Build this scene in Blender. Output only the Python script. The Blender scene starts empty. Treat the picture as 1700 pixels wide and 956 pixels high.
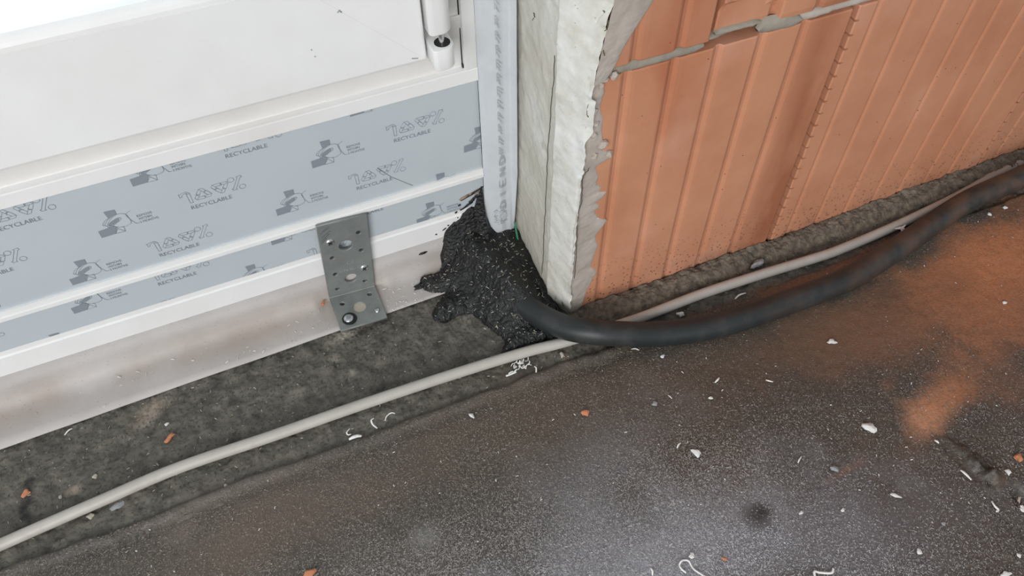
import bpy, bmesh, math, random
import numpy as np
from mathutils import Vector, Matrix

random.seed(7)
RNG = np.random.default_rng(11)
scn = bpy.context.scene
COL = scn.collection

# ------------------------------------------------------------------ camera
FPX, PITCH, YAW, ROLL, CAMH = 1300.0, math.radians(52.85), math.radians(21.85), math.radians(-1.0), 0.58
_h = np.array([math.sin(YAW), math.cos(YAW), 0.0])
FW = _h*math.cos(PITCH) - np.array([0, 0, 1.0])*math.sin(PITCH)
_r = np.array([math.cos(YAW), -math.sin(YAW), 0.0])
_u = np.cross(_r, FW)
RT = _r*math.cos(ROLL) + _u*math.sin(ROLL)
UP = -_r*math.sin(ROLL) + _u*math.cos(ROLL)
cam = bpy.data.cameras.new('camera')
cam.sensor_width = 36.0
cam.lens = 36.0*FPX/1700.0
cam.clip_start = 0.01
cam_o = bpy.data.objects.new('camera', cam)
M = Matrix.Identity(4)
for i in range(3):
    M[i][0], M[i][1], M[i][2] = RT[i], UP[i], -FW[i]
M[2][3] = CAMH
cam_o.matrix_world = M
COL.objects.link(cam_o)
scn.camera = cam_o

# ------------------------------------------------------------------ world, lamps, exposure
world = bpy.data.worlds.new('sky')
scn.world = world
world.use_nodes = True
wn = world.node_tree.nodes
bg = wn['Background']
bg.inputs['Color'].default_value = (0.86, 0.93, 1.0, 1)
bg.inputs['Strength'].default_value = 0.50

def area(name, loc, target, size, power, color):
    l = bpy.data.lights.new(name, 'AREA')
    l.shape = 'RECTANGLE'; l.size, l.size_y = size
    l.energy = power; l.color = color
    o = bpy.data.objects.new(name, l)
    o.location = loc
    d = Vector(target) - Vector(loc)
    o.rotation_euler = d.to_track_quat('-Z', 'Y').to_euler()
    COL.objects.link(o)
    return o
# the window in the room behind and to the left of the camera
area('room_window_light', (-1.1, -1.5, 1.15), (0.25, 0.40, 0.15), (1.4, 1.3), 46.0, (1.0, 0.99, 0.98))
# bright overcast daylight that falls on the terrace outside
area('terrace_daylight', (-1.2, 1.75, 2.0), (0.15, 0.15, 0.0), (2.2, 1.6), 380.0, (0.80, 0.90, 1.0))

vs = scn.view_settings
scn.display_settings.display_device = 'sRGB'
vs.view_transform = 'Standard'
vs.look = 'None'
vs.exposure = 0.0
vs.gamma = 1.0
vs.use_curve_mapping = False

# ------------------------------------------------------------------ helpers
EYE = np.array([0, 0, CAMH])
def ray(x, y): return RT*(x-850)/FPX + UP*(478-y)/FPX + FW
def atz(x, y, z=0.0):
    d = ray(x, y); return EYE + d*(z-CAMH)/d[2]
def aty(x, y, Y):
    d = ray(x, y); return EYE + d*Y/d[1]
def atplane(x, y, p, n):
    d = ray(x, y); n = np.array(n); return EYE + d*(n @ (np.array(p)-EYE))/(n @ d)

def srgb(r, g, b):
    f = lambda c: c/12.92 if c <= .04045 else ((c+.055)/1.055)**2.4
    return (f(r/255), f(g/255), f(b/255), 1)

def tag(o, label=None, cat=None, group=None, kind=None):
    if label: o['label'] = label
    if cat: o['category'] = cat
    if group: o['group'] = group
    if kind: o['kind'] = kind
    return o

def obj(name, verts, faces, mat, parent=None, smooth=False, loc=None):
    me = bpy.data.meshes.new(name)
    me.from_pydata([tuple(map(float, v)) for v in verts], [], [tuple(map(int, f)) for f in faces])
    me.update()
    if mat: me.materials.append(mat)
    if smooth: me.polygons.foreach_set('use_smooth', [True]*len(me.polygons))
    o = bpy.data.objects.new(name, me)
    if loc is not None: o.location = loc
    if parent: o.parent = parent
    COL.objects.link(o)
    return o

def npobj(name, V, F, mat, parent=None, smooth=True):
    """quads / tris from numpy arrays"""
    me = bpy.data.meshes.new(name)
    V = np.asarray(V, dtype=np.float32); F = np.asarray(F, dtype=np.int32)
    n, k = F.shape
    me.vertices.add(len(V)); me.vertices.foreach_set('co', V.ravel())
    me.loops.add(n*k); me.loops.foreach_set('vertex_index', F.ravel())
    me.polygons.add(n)
    me.polygons.foreach_set('loop_start', np.arange(0, n*k, k, dtype=np.int32))
    me.polygons.foreach_set('use_smooth', np.full(n, smooth))
    me.update(calc_edges=True); me.validate()
    if mat: me.materials.append(mat)
    o = bpy.data.objects.new(name, me)
    if parent: o.parent = parent
    COL.objects.link(o)
    return o

def empty(name, loc=(0, 0, 0), parent=None):
    o = bpy.data.objects.new(name, None)
    o.empty_display_size = 0.02
    o.location = loc
    if parent: o.parent = parent
    COL.objects.link(o)
    return o

def grid_faces(nx, ny):
    i, j = np.meshgrid(np.arange(nx-1), np.arange(ny-1), indexing='ij')
    a = (i*ny+j).ravel()
    return np.stack([a, a+ny, a+ny+1, a+1], 1)

_LAT = RNG.random((256, 256))
def vnoise(x, y, s, seed=0):
    x = np.asarray(x)/s + seed*17.3; y = np.asarray(y)/s + seed*9.7
    xi = np.floor(x).astype(int); yi = np.floor(y).astype(int)
    fx = x-xi; fy = y-yi
    fx = fx*fx*(3-2*fx); fy = fy*fy*(3-2*fy)
    g = lambda a, b: _LAT[a % 256, b % 256]
    return (g(xi, yi)*(1-fx)*(1-fy)+g(xi+1, yi)*fx*(1-fy)+g(xi, yi+1)*(1-fx)*fy+g(xi+1, yi+1)*fx*fy)
def fbm(x, y, s, octv=4, seed=0):
    t = 0; a = 1; n = 0
    for k in range(octv):
        t = t + a*(vnoise(x, y, s/2**k, seed+k*3)-.5); n += a; a *= .5
    return t/n*2

def box(x0, x1, y0, y1, z0, z1):
    v = [(x0, y0, z0), (x1, y0, z0), (x1, y1, z0), (x0, y1, z0), (x0, y0, z1), (x1, y0, z1), (x1, y1, z1), (x0, y1, z1)]
    f = [(3, 2, 1, 0), (4, 5, 6, 7), (0, 1, 5, 4), (1, 2, 6, 5), (2, 3, 7, 6), (3, 0, 4, 7)]
    return v, f

def bevel_obj(o, w, seg=2):
    bm = bmesh.new(); bm.from_mesh(o.data)
    bmesh.ops.recalc_face_normals(bm, faces=bm.faces)
    bmesh.ops.bevel(bm, geom=bm.edges[:], offset=w, segments=seg, affect='EDGES', profile=.5)
    for f in bm.faces: f.smooth = True
    bm.to_mesh(o.data); bm.free()
    return o

def bbox(name, b, mat, parent, w=0.001, seg=2):
    v, f = box(*b)
    return bevel_obj(obj(name, v, f, mat, parent), w, seg)

def catmull(pts, n=12):
    P = [np.array(p, float) for p in pts]
    P = [2*P[0]-P[1]]+P+[2*P[-1]-P[-2]]
    out = []
    for i in range(1, len(P)-2):
        for k in range(n):
            t = k/n
            out.append(.5*((2*P[i])+(-P[i-1]+P[i+1])*t+(2*P[i-1]-5*P[i]+4*P[i+1]-P[i+2])*t*t+(-P[i-1]+3*P[i]-3*P[i+1]+P[i+2])*t**3))
    out.append(P[-2])
    return np.array(out)

def tube_mesh(path, rad, seg=16, squash=1.0, wob=None):
    path = np.array(path); n = len(path)
    T = np.gradient(path, axis=0); T /= np.linalg.norm(T, axis=1)[:, None]
    V = []
    for i in range(n):
        t = T[i]; s = np.cross(t, [0, 0, 1.]) if abs(t[2]) < .999 else np.array([1., 0, 0]); s /= max(np.linalg.norm(s), 1e-9); u = np.cross(s, t)
        r = rad[i] if hasattr(rad, '__len__') else rad
        for k in range(seg):
            a = 2*math.pi*k/seg
            w = 1 if wob is None else wob(i, k)
            V.append(path[i]+r*w*(math.cos(a)*s+squash*math.sin(a)*u))
    F = [(i*seg+k, i*seg+(k+1) % seg, (i+1)*seg+(k+1) % seg, (i+1)*seg+k) for i in range(n-1) for k in range(seg)]
    F += [tuple(range(seg-1, -1, -1)), tuple((n-1)*seg+k for k in range(seg))]
    return V, F

# ------------------------------------------------------------------ materials
def new_mat(name):
    m = bpy.data.materials.new(name); m.use_nodes = True
    nt = m.node_tree
    return m, nt, nt.nodes['Principled BSDF']

def N(nt, t, **kw):
    n = nt.nodes.new(t)
    for k, v in kw.items(): setattr(n, k, v)
    return n

def mat(name, c1, c2=None, scale=20, rough=.6, metal=0, bump=0, bscale=60, detail=6, bdist=.001, rough2=None, spec=.5, lo=.3, hi=.7):
    m, nt, p = new_mat(name)
    L = nt.links.new
    tc = N(nt, 'ShaderNodeTexCoord')
    p.inputs['Metallic'].default_value = metal
    p.inputs['Roughness'].default_value = rough
    p.inputs['Specular IOR Level'].default_value = spec
    if c2 is not None:
        nz = N(nt, 'ShaderNodeTexNoise'); nz.inputs['Scale'].default_value = scale; nz.inputs['Detail'].default_value = detail
        nz.inputs['Roughness'].default_value = .65
        L(tc.outputs['Object'], nz.inputs['Vector'])
        cr = N(nt, 'ShaderNodeValToRGB')
        cr.color_ramp.elements[0].position = lo; cr.color_ramp.elements[1].position = hi
        cr.color_ramp.elements[0].color = c1; cr.color_ramp.elements[1].color = c2
        L(nz.outputs['Fac'], cr.inputs['Fac']); L(cr.outputs['Color'], p.inputs['Base Color'])
        if rough2 is not None:
            mr = N(nt, 'ShaderNodeMapRange'); mr.inputs['To Min'].default_value = rough; mr.inputs['To Max'].default_value = rough2
            L(nz.outputs['Fac'], mr.inputs['Value']); L(mr.outputs['Result'], p.inputs['Roughness'])
    else:
        p.inputs['Base Color'].default_value = c1
    if bump:
        nb = N(nt, 'ShaderNodeTexNoise'); nb.inputs['Scale'].default_value = bscale; nb.inputs['Detail'].default_value = detail
        L(tc.outputs['Object'], nb.inputs['Vector'])
        b = N(nt, 'ShaderNodeBump'); b.inputs['Strength'].default_value = bump; b.inputs['Distance'].default_value = bdist
        L(nb.outputs['Fac'], b.inputs['Height']); L(b.outputs['Normal'], p.inputs['Normal'])
    return m

def base_socket(m):
    """the socket that feeds Base Color (or a new RGB node)"""
    nt = m.node_tree; p = nt.nodes['Principled BSDF']
    l = p.inputs['Base Color'].links
    if l: return l[0].from_socket
    c = N(nt, 'ShaderNodeRGB'); c.outputs[0].default_value = p.inputs['Base Color'].default_value
    return c.outputs[0]

def mix_in(m, fac_socket, color, fac_mul=1.0):
    """lay a colour over the present base colour with the given mask"""
    nt = m.node_tree; p = nt.nodes['Principled BSDF']; src = base_socket(m)
    mx = N(nt, 'ShaderNodeMix', data_type='RGBA')
    if fac_mul != 1.0:
        mu = N(nt, 'ShaderNodeMath', operation='MULTIPLY', use_clamp=True); mu.inputs[1].default_value = fac_mul
        nt.links.new(fac_socket, mu.inputs[0]); fac_socket = mu.outputs[0]
    nt.links.new(fac_socket, mx.inputs['Factor']); nt.links.new(src, mx.inputs[6])
    if isinstance(color, tuple): mx.inputs[7].default_value = color
    else: nt.links.new(color, mx.inputs[7])
    nt.links.new(mx.outputs[2], p.inputs['Base Color'])

def noise_mask(m, scale, lo, hi, detail=4, kind='noise', stretch=None):
    nt = m.node_tree
    tc = N(nt, 'ShaderNodeTexCoord'); v = tc.outputs['Object']
    if stretch:
        mp = N(nt, 'ShaderNodeMapping'); mp.inputs['Scale'].default_value = stretch
        nt.links.new(v, mp.inputs['Vector']); v = mp.outputs['Vector']
    if kind == 'noise':
        t = N(nt, 'ShaderNodeTexNoise'); t.inputs['Scale'].default_value = scale; t.inputs['Detail'].default_value = detail; out = t.outputs['Fac']
    else:
        t = N(nt, 'ShaderNodeTexVoronoi'); t.inputs['Scale'].default_value = scale; out = t.outputs['Distance']
    nt.links.new(v, t.inputs['Vector'])
    mr = N(nt, 'ShaderNodeMapRange'); mr.inputs['From Min'].default_value = lo; mr.inputs['From Max'].default_value = hi
    nt.links.new(out, mr.inputs['Value'])
    return mr.outputs['Result']

def coord_mask(m, axis, a, b):
    """0 at coordinate a, 1 at b (object space)"""
    nt = m.node_tree
    tc = N(nt, 'ShaderNodeTexCoord'); sx = N(nt, 'ShaderNodeSeparateXYZ'); nt.links.new(tc.outputs['Object'], sx.inputs[0])
    mr = N(nt, 'ShaderNodeMapRange'); mr.inputs['From Min'].default_value = a; mr.inputs['From Max'].default_value = b
    nt.links.new(sx.outputs[axis], mr.inputs['Value'])
    return mr.outputs['Result']

def mul(m, a, b):
    mu = N(m.node_tree, 'ShaderNodeMath', operation='MULTIPLY', use_clamp=True)
    m.node_tree.links.new(a, mu.inputs[0]); m.node_tree.links.new(b, mu.inputs[1])
    return mu.outputs[0]

def attr_stain_glow(m, name='stain_glow'):
    nt = m.node_tree; p = nt.nodes['Principled BSDF']; src = base_socket(m)
    at = N(nt, 'ShaderNodeAttribute', attribute_name=name)
    nz = N(nt, 'ShaderNodeTexNoise'); nz.inputs['Scale'].default_value = 420; nz.inputs['Detail'].default_value = 5
    tc = N(nt, 'ShaderNodeTexCoord'); nt.links.new(tc.outputs['Object'], nz.inputs['Vector'])
    # break the patch up: strength + (noise-.5)
    ma = N(nt, 'ShaderNodeMath', operation='MULTIPLY_ADD'); ma.inputs[1].default_value = 1.6; ma.inputs[2].default_value = -.8
    nt.links.new(nz.outputs['Fac'], ma.inputs[0])
    ad = N(nt, 'ShaderNodeMath', operation='ADD'); nt.links.new(ma.outputs[0], ad.inputs[0]); nt.links.new(at.outputs['Alpha'], ad.inputs[1])
    mu = N(nt, 'ShaderNodeMath', operation='MULTIPLY', use_clamp=True)
    nt.links.new(ad.outputs[0], mu.inputs[0]); nt.links.new(at.outputs['Alpha'], mu.inputs[1])
    mx = N(nt, 'ShaderNodeMix', data_type='RGBA')
    nt.links.new(mu.outputs[0], mx.inputs['Factor']); nt.links.new(src, mx.inputs[6]); nt.links.new(at.outputs['Color'], mx.inputs[7])
    nt.links.new(mx.outputs[2], p.inputs['Base Color'])

def set_stain_glow(o, rgba):
    a = o.data.color_attributes.new('stain_glow', 'FLOAT_COLOR', 'POINT')
    a.data.foreach_set('color', np.asarray(rgba, dtype=np.float32).ravel())

WHITE = mat('white_pvc', (.80, .80, .79, 1), (.84, .84, .83, 1), 30, .33, bump=.03, bscale=300)
mix_in(WHITE, noise_mask(WHITE, 900, .10, .06, kind='voronoi'), (.25, .23, .22, 1), .25)
mix_in(WHITE, noise_mask(WHITE, 7, .52, .75), (.70, .66, .62, 1), .35)
WHITE_SHADED = mat('white_pvc_shaded', (.80, .785, .76, 1), (.74, .72, .69, 1), 25, .4)  # darker, beiger copy of the white: shade beneath the sash painted in
FILM = mat('protective_film_blue_grey', (.485, .535, .57, 1), (.515, .56, .59, 1), 15, .38, bump=.05, bscale=40)
PRINT = mat('film_print_grey', (.245, .275, .31, 1), rough=.45)
PRINTLINE = mat('film_print_line', (.22, .245, .28, 1), rough=.45)
BLACK = mat('black_rubber', (.012, .012, .012, 1), rough=.5)
CHROME = mat('chrome', (.7, .7, .7, 1), rough=.2, metal=1)
ZINC = mat('zinc_plated_steel', (.25, .27, .26, 1), (.36, .38, .365, 1), 60, .45, metal=.55, bump=.08, bscale=200, rough2=.55)
mix_in(ZINC, noise_mask(ZINC, 120, .58, .75), (.25, .22, .19, 1), .5)
SCREW = mat('screw_steel', (.62, .64, .65, 1), rough=.28, metal=.95)
PLASTER = mat('lime_plaster', (.52, .50, .43, 1), (.76, .765, .745, 1), 16, .85, bump=.35, bscale=140, bdist=.0015, lo=.35, hi=.62)
mix_in(PLASTER, noise_mask(PLASTER, 60, .62, .74), (.36, .33, .26, 1), .6)
mix_in(PLASTER, noise_mask(PLASTER, 210, .12, .06, kind='voronoi'), (.16, .14, .12, 1), .6)
mix_in(PLASTER, mul(PLASTER, coord_mask(PLASTER, 1, .380, .3845), noise_mask(PLASTER, 9, .30, .55)), (.55, .515, .42, 1), .6)
mix_in(PLASTER, mul(PLASTER, coord_mask(PLASTER, 2, .17, .02), noise_mask(PLASTER, 12, .25, .6)), (.56, .525, .44, 1), .6)
MORTAR = mat('grey_mortar', (.27, .24, .195, 1), (.36, .325, .27, 1), 40, .92, bump=.6, bscale=260, bdist=.001)
SMEAR = mat('mortar_smear', (.40, .345, .295, 1), (.50, .445, .39, 1), 35, .9, bump=.5, bscale=240, bdist=.0008)
mix_in(SMEAR, noise_mask(SMEAR, 260, .68, .75), (.80, .79, .77, 1), .8)
DARKMORTAR = mat('dirty_mortar', (.05, .043, .034, 1), (.25, .205, .155, 1), 150, .95, bump=.9, bscale=500, bdist=.0018)
mix_in(DARKMORTAR, noise_mask(DARKMORTAR, 330, .16, .08, kind='voronoi'), (.03, .028, .024, 1), .6)
TAPE = mat('sealing_fleece', (.53, .56, .59, 1), (.60, .63, .655, 1), 50, .75, bump=.25, bscale=500, bdist=.0005)
TAPEPRINT = mat('fleece_print', (.43, .45, .47, 1), rough=.8)
CABLE = mat('black_hose', (.018, .022, .023, 1), (.048, .048, .045, 1), 30, .33, bump=.06, bscale=120, rough2=.6, lo=.45, hi=.75)
mix_in(CABLE, mul(CABLE, coord_mask(CABLE, 0, .30, .62), noise_mask(CABLE, 45, .36, .66)), (.20, .105, .06, 1), .45)
CONDUIT = mat('grey_plastic_conduit', (.43, .395, .355, 1), (.50, .465, .425, 1), 40, .45, bump=.04, bscale=200)
mix_in(CONDUIT, noise_mask(CONDUIT, 90, .6, .75), (.36, .31, .26, 1), .5)
BITUMEN = mat('wet_bitumen', (.006, .0065, .0065, 1), (.014, .0145, .0145, 1), 160, .24, bump=.9, bscale=330, bdist=.003, rough2=.42)
CRUMBW = mat('white_plaster_crumb', (.78, .775, .76, 1), (.66, .65, .63, 1), 200, .85)
CRUMBO = mat('orange_brick_chip', (.58, .24, .12, 1), (.48, .19, .10, 1), 200, .9)
CRUMBG = mat('grey_stone', (.36, .36, .36, 1), (.24, .25, .26, 1), 200, .85)
CRUMBT = mat('tan_crumb', (.50, .45, .37, 1), (.40, .36, .30, 1), 200, .9)
SHAVE = mat('white_plastic_shaving', (.84, .83, .80, 1), rough=.4)
STRAW = mat('pale_wood_shaving', (.58, .55, .45, 1), (.40, .37, .28, 1), 300, .6)
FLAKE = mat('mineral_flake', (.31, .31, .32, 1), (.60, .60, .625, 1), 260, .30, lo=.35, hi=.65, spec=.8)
mix_in(FLAKE, coord_mask(FLAKE, 1, .12, .25), (.24, .20, .15, 1), .9)  # tan dust toward the wall; paler near flakes paint in the daylight glow
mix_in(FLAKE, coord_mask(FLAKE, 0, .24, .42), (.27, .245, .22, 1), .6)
CONCRETE = mat('pale_concrete', (.70, .69, .67, 1), (.80, .79, .77, 1), 6, .8)

# terracotta, a little different for every brick
TERRA = mat('terracotta', (.46, .19, .10, 1), (.57, .27, .155, 1), 9, .8, bump=.12, bscale=160, bdist=.001, lo=.3, hi=.7)
def _terra():
    m = TERRA; nt = m.node_tree; L = nt.links.new
    mix_in(m, noise_mask(m, 5.0, .54, .72, stretch=(1.4, 1, .5)), (.37, .11, .045, 1), .75)
    mix_in(m, noise_mask(m, 16, .56, .74, stretch=(1, 1, .6)), (.60, .31, .22, 1), .7)
    mix_in(m, noise_mask(m, 75, .055, .035, kind='voronoi'), (.10, .035, .018, 1), .9)
    # bitumen specks that splashed on the lowest course
    mix_in(m, mul(m, noise_mask(m, 230, .27, .19, kind='voronoi'), coord_mask(m, 2, .075, -.005)), (.035, .025, .02, 1), .95)
    mix_in(m, mul(m, noise_mask(m, 45, .42, .62), coord_mask(m, 2, .030, -.002)), (.16, .09, .06, 1), .7)
    mix_in(m, mul(m, mul(m, coord_mask(m, 0, .358, .392), coord_mask(m, 0, .4085, .406)), noise_mask(m, 22, .35, .6, stretch=(1, 1, .3))), (.27, .075, .03, 1), .75)
    mix_in(m, mul(m, mul(m, coord_mask(m, 0, .300, .255), coord_mask(m, 2, .06, .2)), noise_mask(m, 18, .42, .62, stretch=(1, 1, .4))), (.36, .10, .04, 1), .55)
    oi = N(nt, 'ShaderNodeObjectInfo'); p = nt.nodes['Principled BSDF']; src = base_socket(m)
    hs = N(nt, 'ShaderNodeHueSaturation'); mr = N(nt, 'ShaderNodeMapRange'); mr.inputs['To Min'].default_value = .93; mr.inputs['To Max'].default_value = 1.07
    L(oi.outputs['Random'], mr.inputs['Value']); L(mr.outputs['Result'], hs.inputs['Value']); L(src, hs.inputs['Color']); L(hs.outputs['Color'], p.inputs['Base Color'])
_terra()

# membrane with the dirt that gathered in its bend
MEMB = mat('sealing_membrane', (.43, .40, .38, 1), (.53, .50, .48, 1), 16, .62, bump=.12, bscale=300, bdist=.0004)
mix_in(MEMB, mul(MEMB, mul(MEMB, noise_mask(MEMB, 22, .30, .60), coord_mask(MEMB, 1, .424, .446)), coord_mask(MEMB, 2, .028, .004)), (.37, .305, .26, 1), .75)
mix_in(MEMB, noise_mask(MEMB, 230, .13, .07, kind='voronoi'), (.10, .07, .05, 1), .4)

FLOORM = mat('old_bitumen_coat', (.055, .050, .041, 1), (.165, .148, .122, 1), 70, .70, bump=.7, bscale=330, bdist=.0014, detail=9, lo=.33, hi=.70)
mix_in(FLOORM, noise_mask(FLOORM, 150, .57, .68), (.17, .155, .125, 1), .55)
mix_in(FLOORM, noise_mask(FLOORM, 420, .45, .35, detail=3), (.018, .018, .016, 1), .6)
attr_stain_glow(FLOORM)
SHEETM = mat('bitumen_sheet', (.046, .040, .034, 1), (.090, .078, .066, 1), 350, .46, bump=.55, bscale=700, bdist=.001, detail=8)
mix_in(SHEETM, noise_mask(SHEETM, 9, .40, .72), (.115, .085, .062, 1), .55)
mix_in(SHEETM, noise_mask(SHEETM, 520, .56, .66, detail=2), (.20, .17, .135, 1), .55)
mix_in(SHEETM, noise_mask(SHEETM, 430, .44, .34, detail=2), (.018, .016, .015, 1), .6)
attr_stain_glow(SHEETM)

GLASS = bpy.data.materials.new('window_glass'); GLASS.use_nodes = True
def _glass():
    nt = GLASS.node_tree; nt.nodes.clear()
    o = N(nt, 'ShaderNodeOutputMaterial'); mx = N(nt, 'ShaderNodeMixShader'); t = N(nt, 'ShaderNodeBsdfTransparent'); g = N(nt, 'ShaderNodeBsdfGlossy')
    g.inputs['Roughness'].default_value = 0.0; t.inputs['Color'].default_value = (.93, .96, .95, 1)
    f = N(nt, 'ShaderNodeFresnel'); f.inputs['IOR'].default_value = 1.45
    nt.links.new(f.outputs[0], mx.inputs[0]); nt.links.new(t.outputs[0], mx.inputs[1]); nt.links.new(g.outputs[0], mx.inputs[2]); nt.links.new(mx.outputs[0], o.inputs[0])
_glass()

# ------------------------------------------------------------------ floor
YW = 0.463                    # front of the lower door profile
K = YW/0.456
zz = lambda mm: CAMH-(CAMH-mm/1000)*K      # heights measured on the 0.456 plane, moved to YW
xx = lambda mm: mm/1000*K
YB = 0.3592                   # face of the lowest brick course
SEAM = 0.3145

def poly_dist(X, Y, pts):
    d = np.full(X.shape, 9.0)
    for (ax, ay), (bx, by) in zip(pts[:-1], pts[1:]):
        dx, dy = bx-ax, by-ay; t = np.clip(((X-ax)*dx+(Y-ay)*dy)/(dx*dx+dy*dy), 0, 1)
        d = np.minimum(d, np.hypot(X-ax-t*dx, Y-ay-t*dy))
    return d

# floor patches: dust, dirt, paint, dark spots, plus painted daylight glow and brick bounce: (pixel centre, half sizes in m, angle, colour, strength)
PATCH = [((572, 553), .020, .009, 10, (.42, .38, .31), .85), ((255, 677), .017, .011, 20, (.38, .31, .24), .80), ((225, 700), .014, .007, 20, (.28, .22, .17), .4),
         ((120, 812), .010, .006, 0, (.40, .32, .25), .85), ((300, 872), .020, .016, 0, (.22, .18, .155), .6), ((488, 652), .010, .008, 0, (.30, .27, .22), .6),
         ((555, 592), .006, .006, 0, (.34, .30, .25), .7), ((586, 616), .005, .005, 0, (.40, .36, .30), .8), ((620, 700), .03, .010, 0, (.20, .18, .15), .4),
         ((705, 893), .013, .010, 0, (.42, .41, .40), .55), ((440, 525), .025, .012, 10, (.13, .09, .07), .5), ((230, 635), .05, .012, 10, (.12, .08, .06), .5),
         ((500, 880), .10, .030, 0, (.13, .085, .06), .55), ((560, 790), .12, .03, 0, (.10, .075, .06), .5), ((350, 810), .05, .016, 0, (.16, .14, .125), .5),
         ((1530, 700), .021, .020, 0, (.48, .235, .135), .95), ((1550, 680), .022, .022, 0, (.47, .225, .125), .85), ((1575, 655), .022, .022, 0, (.48, .205, .10), .75), ((1605, 625), .026, .026, 0, (.42, .18, .085), .65), ((1640, 590), .032, .032, 0, (.38, .16, .075), .65), ((1515, 740), .02, .014, 0, (.26, .13, .075), .4), ((1700, 640), .05, .03, 0, (.20, .095, .055), .5),
         ((1600, 480), .17, .055, 4, (.40, .165, .078), .75), ((1640, 420), .12, .03, 4, (.45, .185, .085), .6), ((1690, 430), .12, .06, 4, (.45, .185, .085), .78), ((1690, 540), .06, .03, 4, (.36, .15, .075), .55), ((1420, 545), .09, .03, 0, (.20, .10, .06), .5),  # orange dust, with light bounced off the bricks painted into it
         ((1400, 450), .075, .010, -4, (.42, .165, .075), .75), ((1310, 490), .07, .012, 0, (.30, .125, .065), .60), ((1480, 405), .06, .010, 0, (.42, .17, .08), .65),
         ((1620, 300), .12, .016, 0, (.30, .15, .085), .6), ((1475, 640), .012, .008, 30, (.28, .14, .085), .5), ((1490, 665), .007, .006, 0, (.30, .16, .08), .5),
         ((1250, 580), .20, .06, 0, (.115, .075, .048), .6), ((900, 680), .16, .035, 0, (.110, .080, .058), .55), ((450, 860), .12, .03, 0, (.14, .10, .075), .5), ((1100, 930), .17, .060, 0, (.29, .29, .318), .90), ((980, 800), .10, .05, 20, (.18, .178, .188), .72), ((1450, 900), .11, .055, 0, (.155, .147, .158), .72), ((700, 930), .08, .03, 0, (.12, .115, .11), .5), ((1255, 855), .013, .013, 0, (.022, .020, .017), .75), ((1265, 848), .007, .006, 0, (.02, .018, .016), .8),  # the large grey-blue patches paint the bluish daylight glow on the near sheet
         ((850, 700), .12, .05, 0, (.085, .060, .042), .45), ((1435, 730), .02, .010, 20, (.20, .10, .06), .3), ((1405, 780), .020, .004, 5, (.26, .12, .07), .5),
         ((1000, 590), .05, .012, 0, (.06, .05, .04), .5), ((1655, 792), .010, .007, 40, (.14, .070, .025), .7), ((1640, 785), .010, .007, -30, (.030, .027, .022), .9), ((1618, 768), .010, .006, -30, (.032, .028, .024), .85), ((1595, 748), .009, .005, -30, (.045, .032, .024), .75), ((1697, 832), .008, .008, 0, (.05, .03, .015), .9), ((940, 590), .012, .006, 60, (.22, .17, .12), .6),
         ((38, 843), .006, .008, 0, (.010, .010, .010), .95), ((45, 800), .005, .005, 0, (.010, .010, .010), .9), ((40, 858), .004, .004, 0, (.010, .010, .010), .9), ((700, 600), .10, .02, 0, (.035, .036, .034), .4)]
def patches(X, Y, z=0.002):
    rgb = np.zeros(X.shape+(3,)); A = np.zeros(X.shape)
    for q, rx, ry, an, c, s in PATCH:
        p = atz(q[0], q[1], z); a = math.radians(an)
        dx, dy = X-p[0], Y-p[1]
        u = (dx*math.cos(a)+dy*math.sin(a))/rx; v = (-dx*math.sin(a)+dy*math.cos(a))/ry
        r = np.sqrt(u*u+v*v)*(1+.45*fbm(X, Y, .03, 3, 5))
        w = s*np.clip(1.25-r, 0, 1)**.8
        rgb = rgb*(1-w)[..., None]+np.array(c)*w[..., None]
        A = A*(1-w)+w
    rgb = np.where(A[..., None] > 1e-4, rgb/np.maximum(A, 1e-4)[..., None], rgb)
    return np.concatenate([rgb, A[..., None]], -1)

floor = empty('floor'); tag(floor, 'bitumen coated floor of the building shell', kind='structure')
v, f = box(-2.6, 2.6, -2.6, .80, -.06, -.008)
obj('slab', v, f, DARKMORTAR, floor)
xs = np.arange(-.40, .86, .00125); ys = np.arange(.300, .4705, .00125)
X, Y = np.meshgrid(xs, ys, indexing='ij')
Z = .0016*fbm(X, Y, .030, 3, 1)+.0020*fbm(X, Y, .009, 3, 2)+.0011*np.abs(fbm(X, Y, .0045, 2, 15))
Z += .0016*np.clip(fbm(X, Y, .012, 2, 8)-.15, 0, 1)
fl = npobj('bitumen_coat', np.stack([X, Y, Z], -1).reshape(-1, 3), grid_faces(*X.shape), FLOORM, floor)
tag(fl, 'rough dark bitumen coat along the wall')
set_stain_glow(fl, patches(X, Y).reshape(-1, 4))

# the granular sheet in front; its far edge is the lumpy seam
xs = np.arange(-.40, .86, .0018); nv = 250
seam = SEAM + .0022*fbm(xs, xs*0, .05, 3, 3) + .0016*fbm(xs, xs*0+1, .012, 2, 4)
t = np.linspace(0, 1, nv)
ylo = -.10
X = np.repeat(xs[:, None], nv, 1)
Y = ylo+(seam[:, None]-ylo)*t[None, :]
Z = .0028+.0012*fbm(X, Y, .06, 3, 6)+.0004*fbm(X, Y, .006, 2, 7)
dse = seam[:, None]-Y
fade = np.clip((.30-X)/.10, 0, 1)
Z += fade*(.0016*np.exp(-((dse-.004)/.004)**2)*(.5+1.2*vnoise(X, Y, .010, 9)))-.0012*np.exp(-((dse-.013)/.005)**2)*fade
Z = np.where(dse < .0012, Z-.0036, Z)
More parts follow.
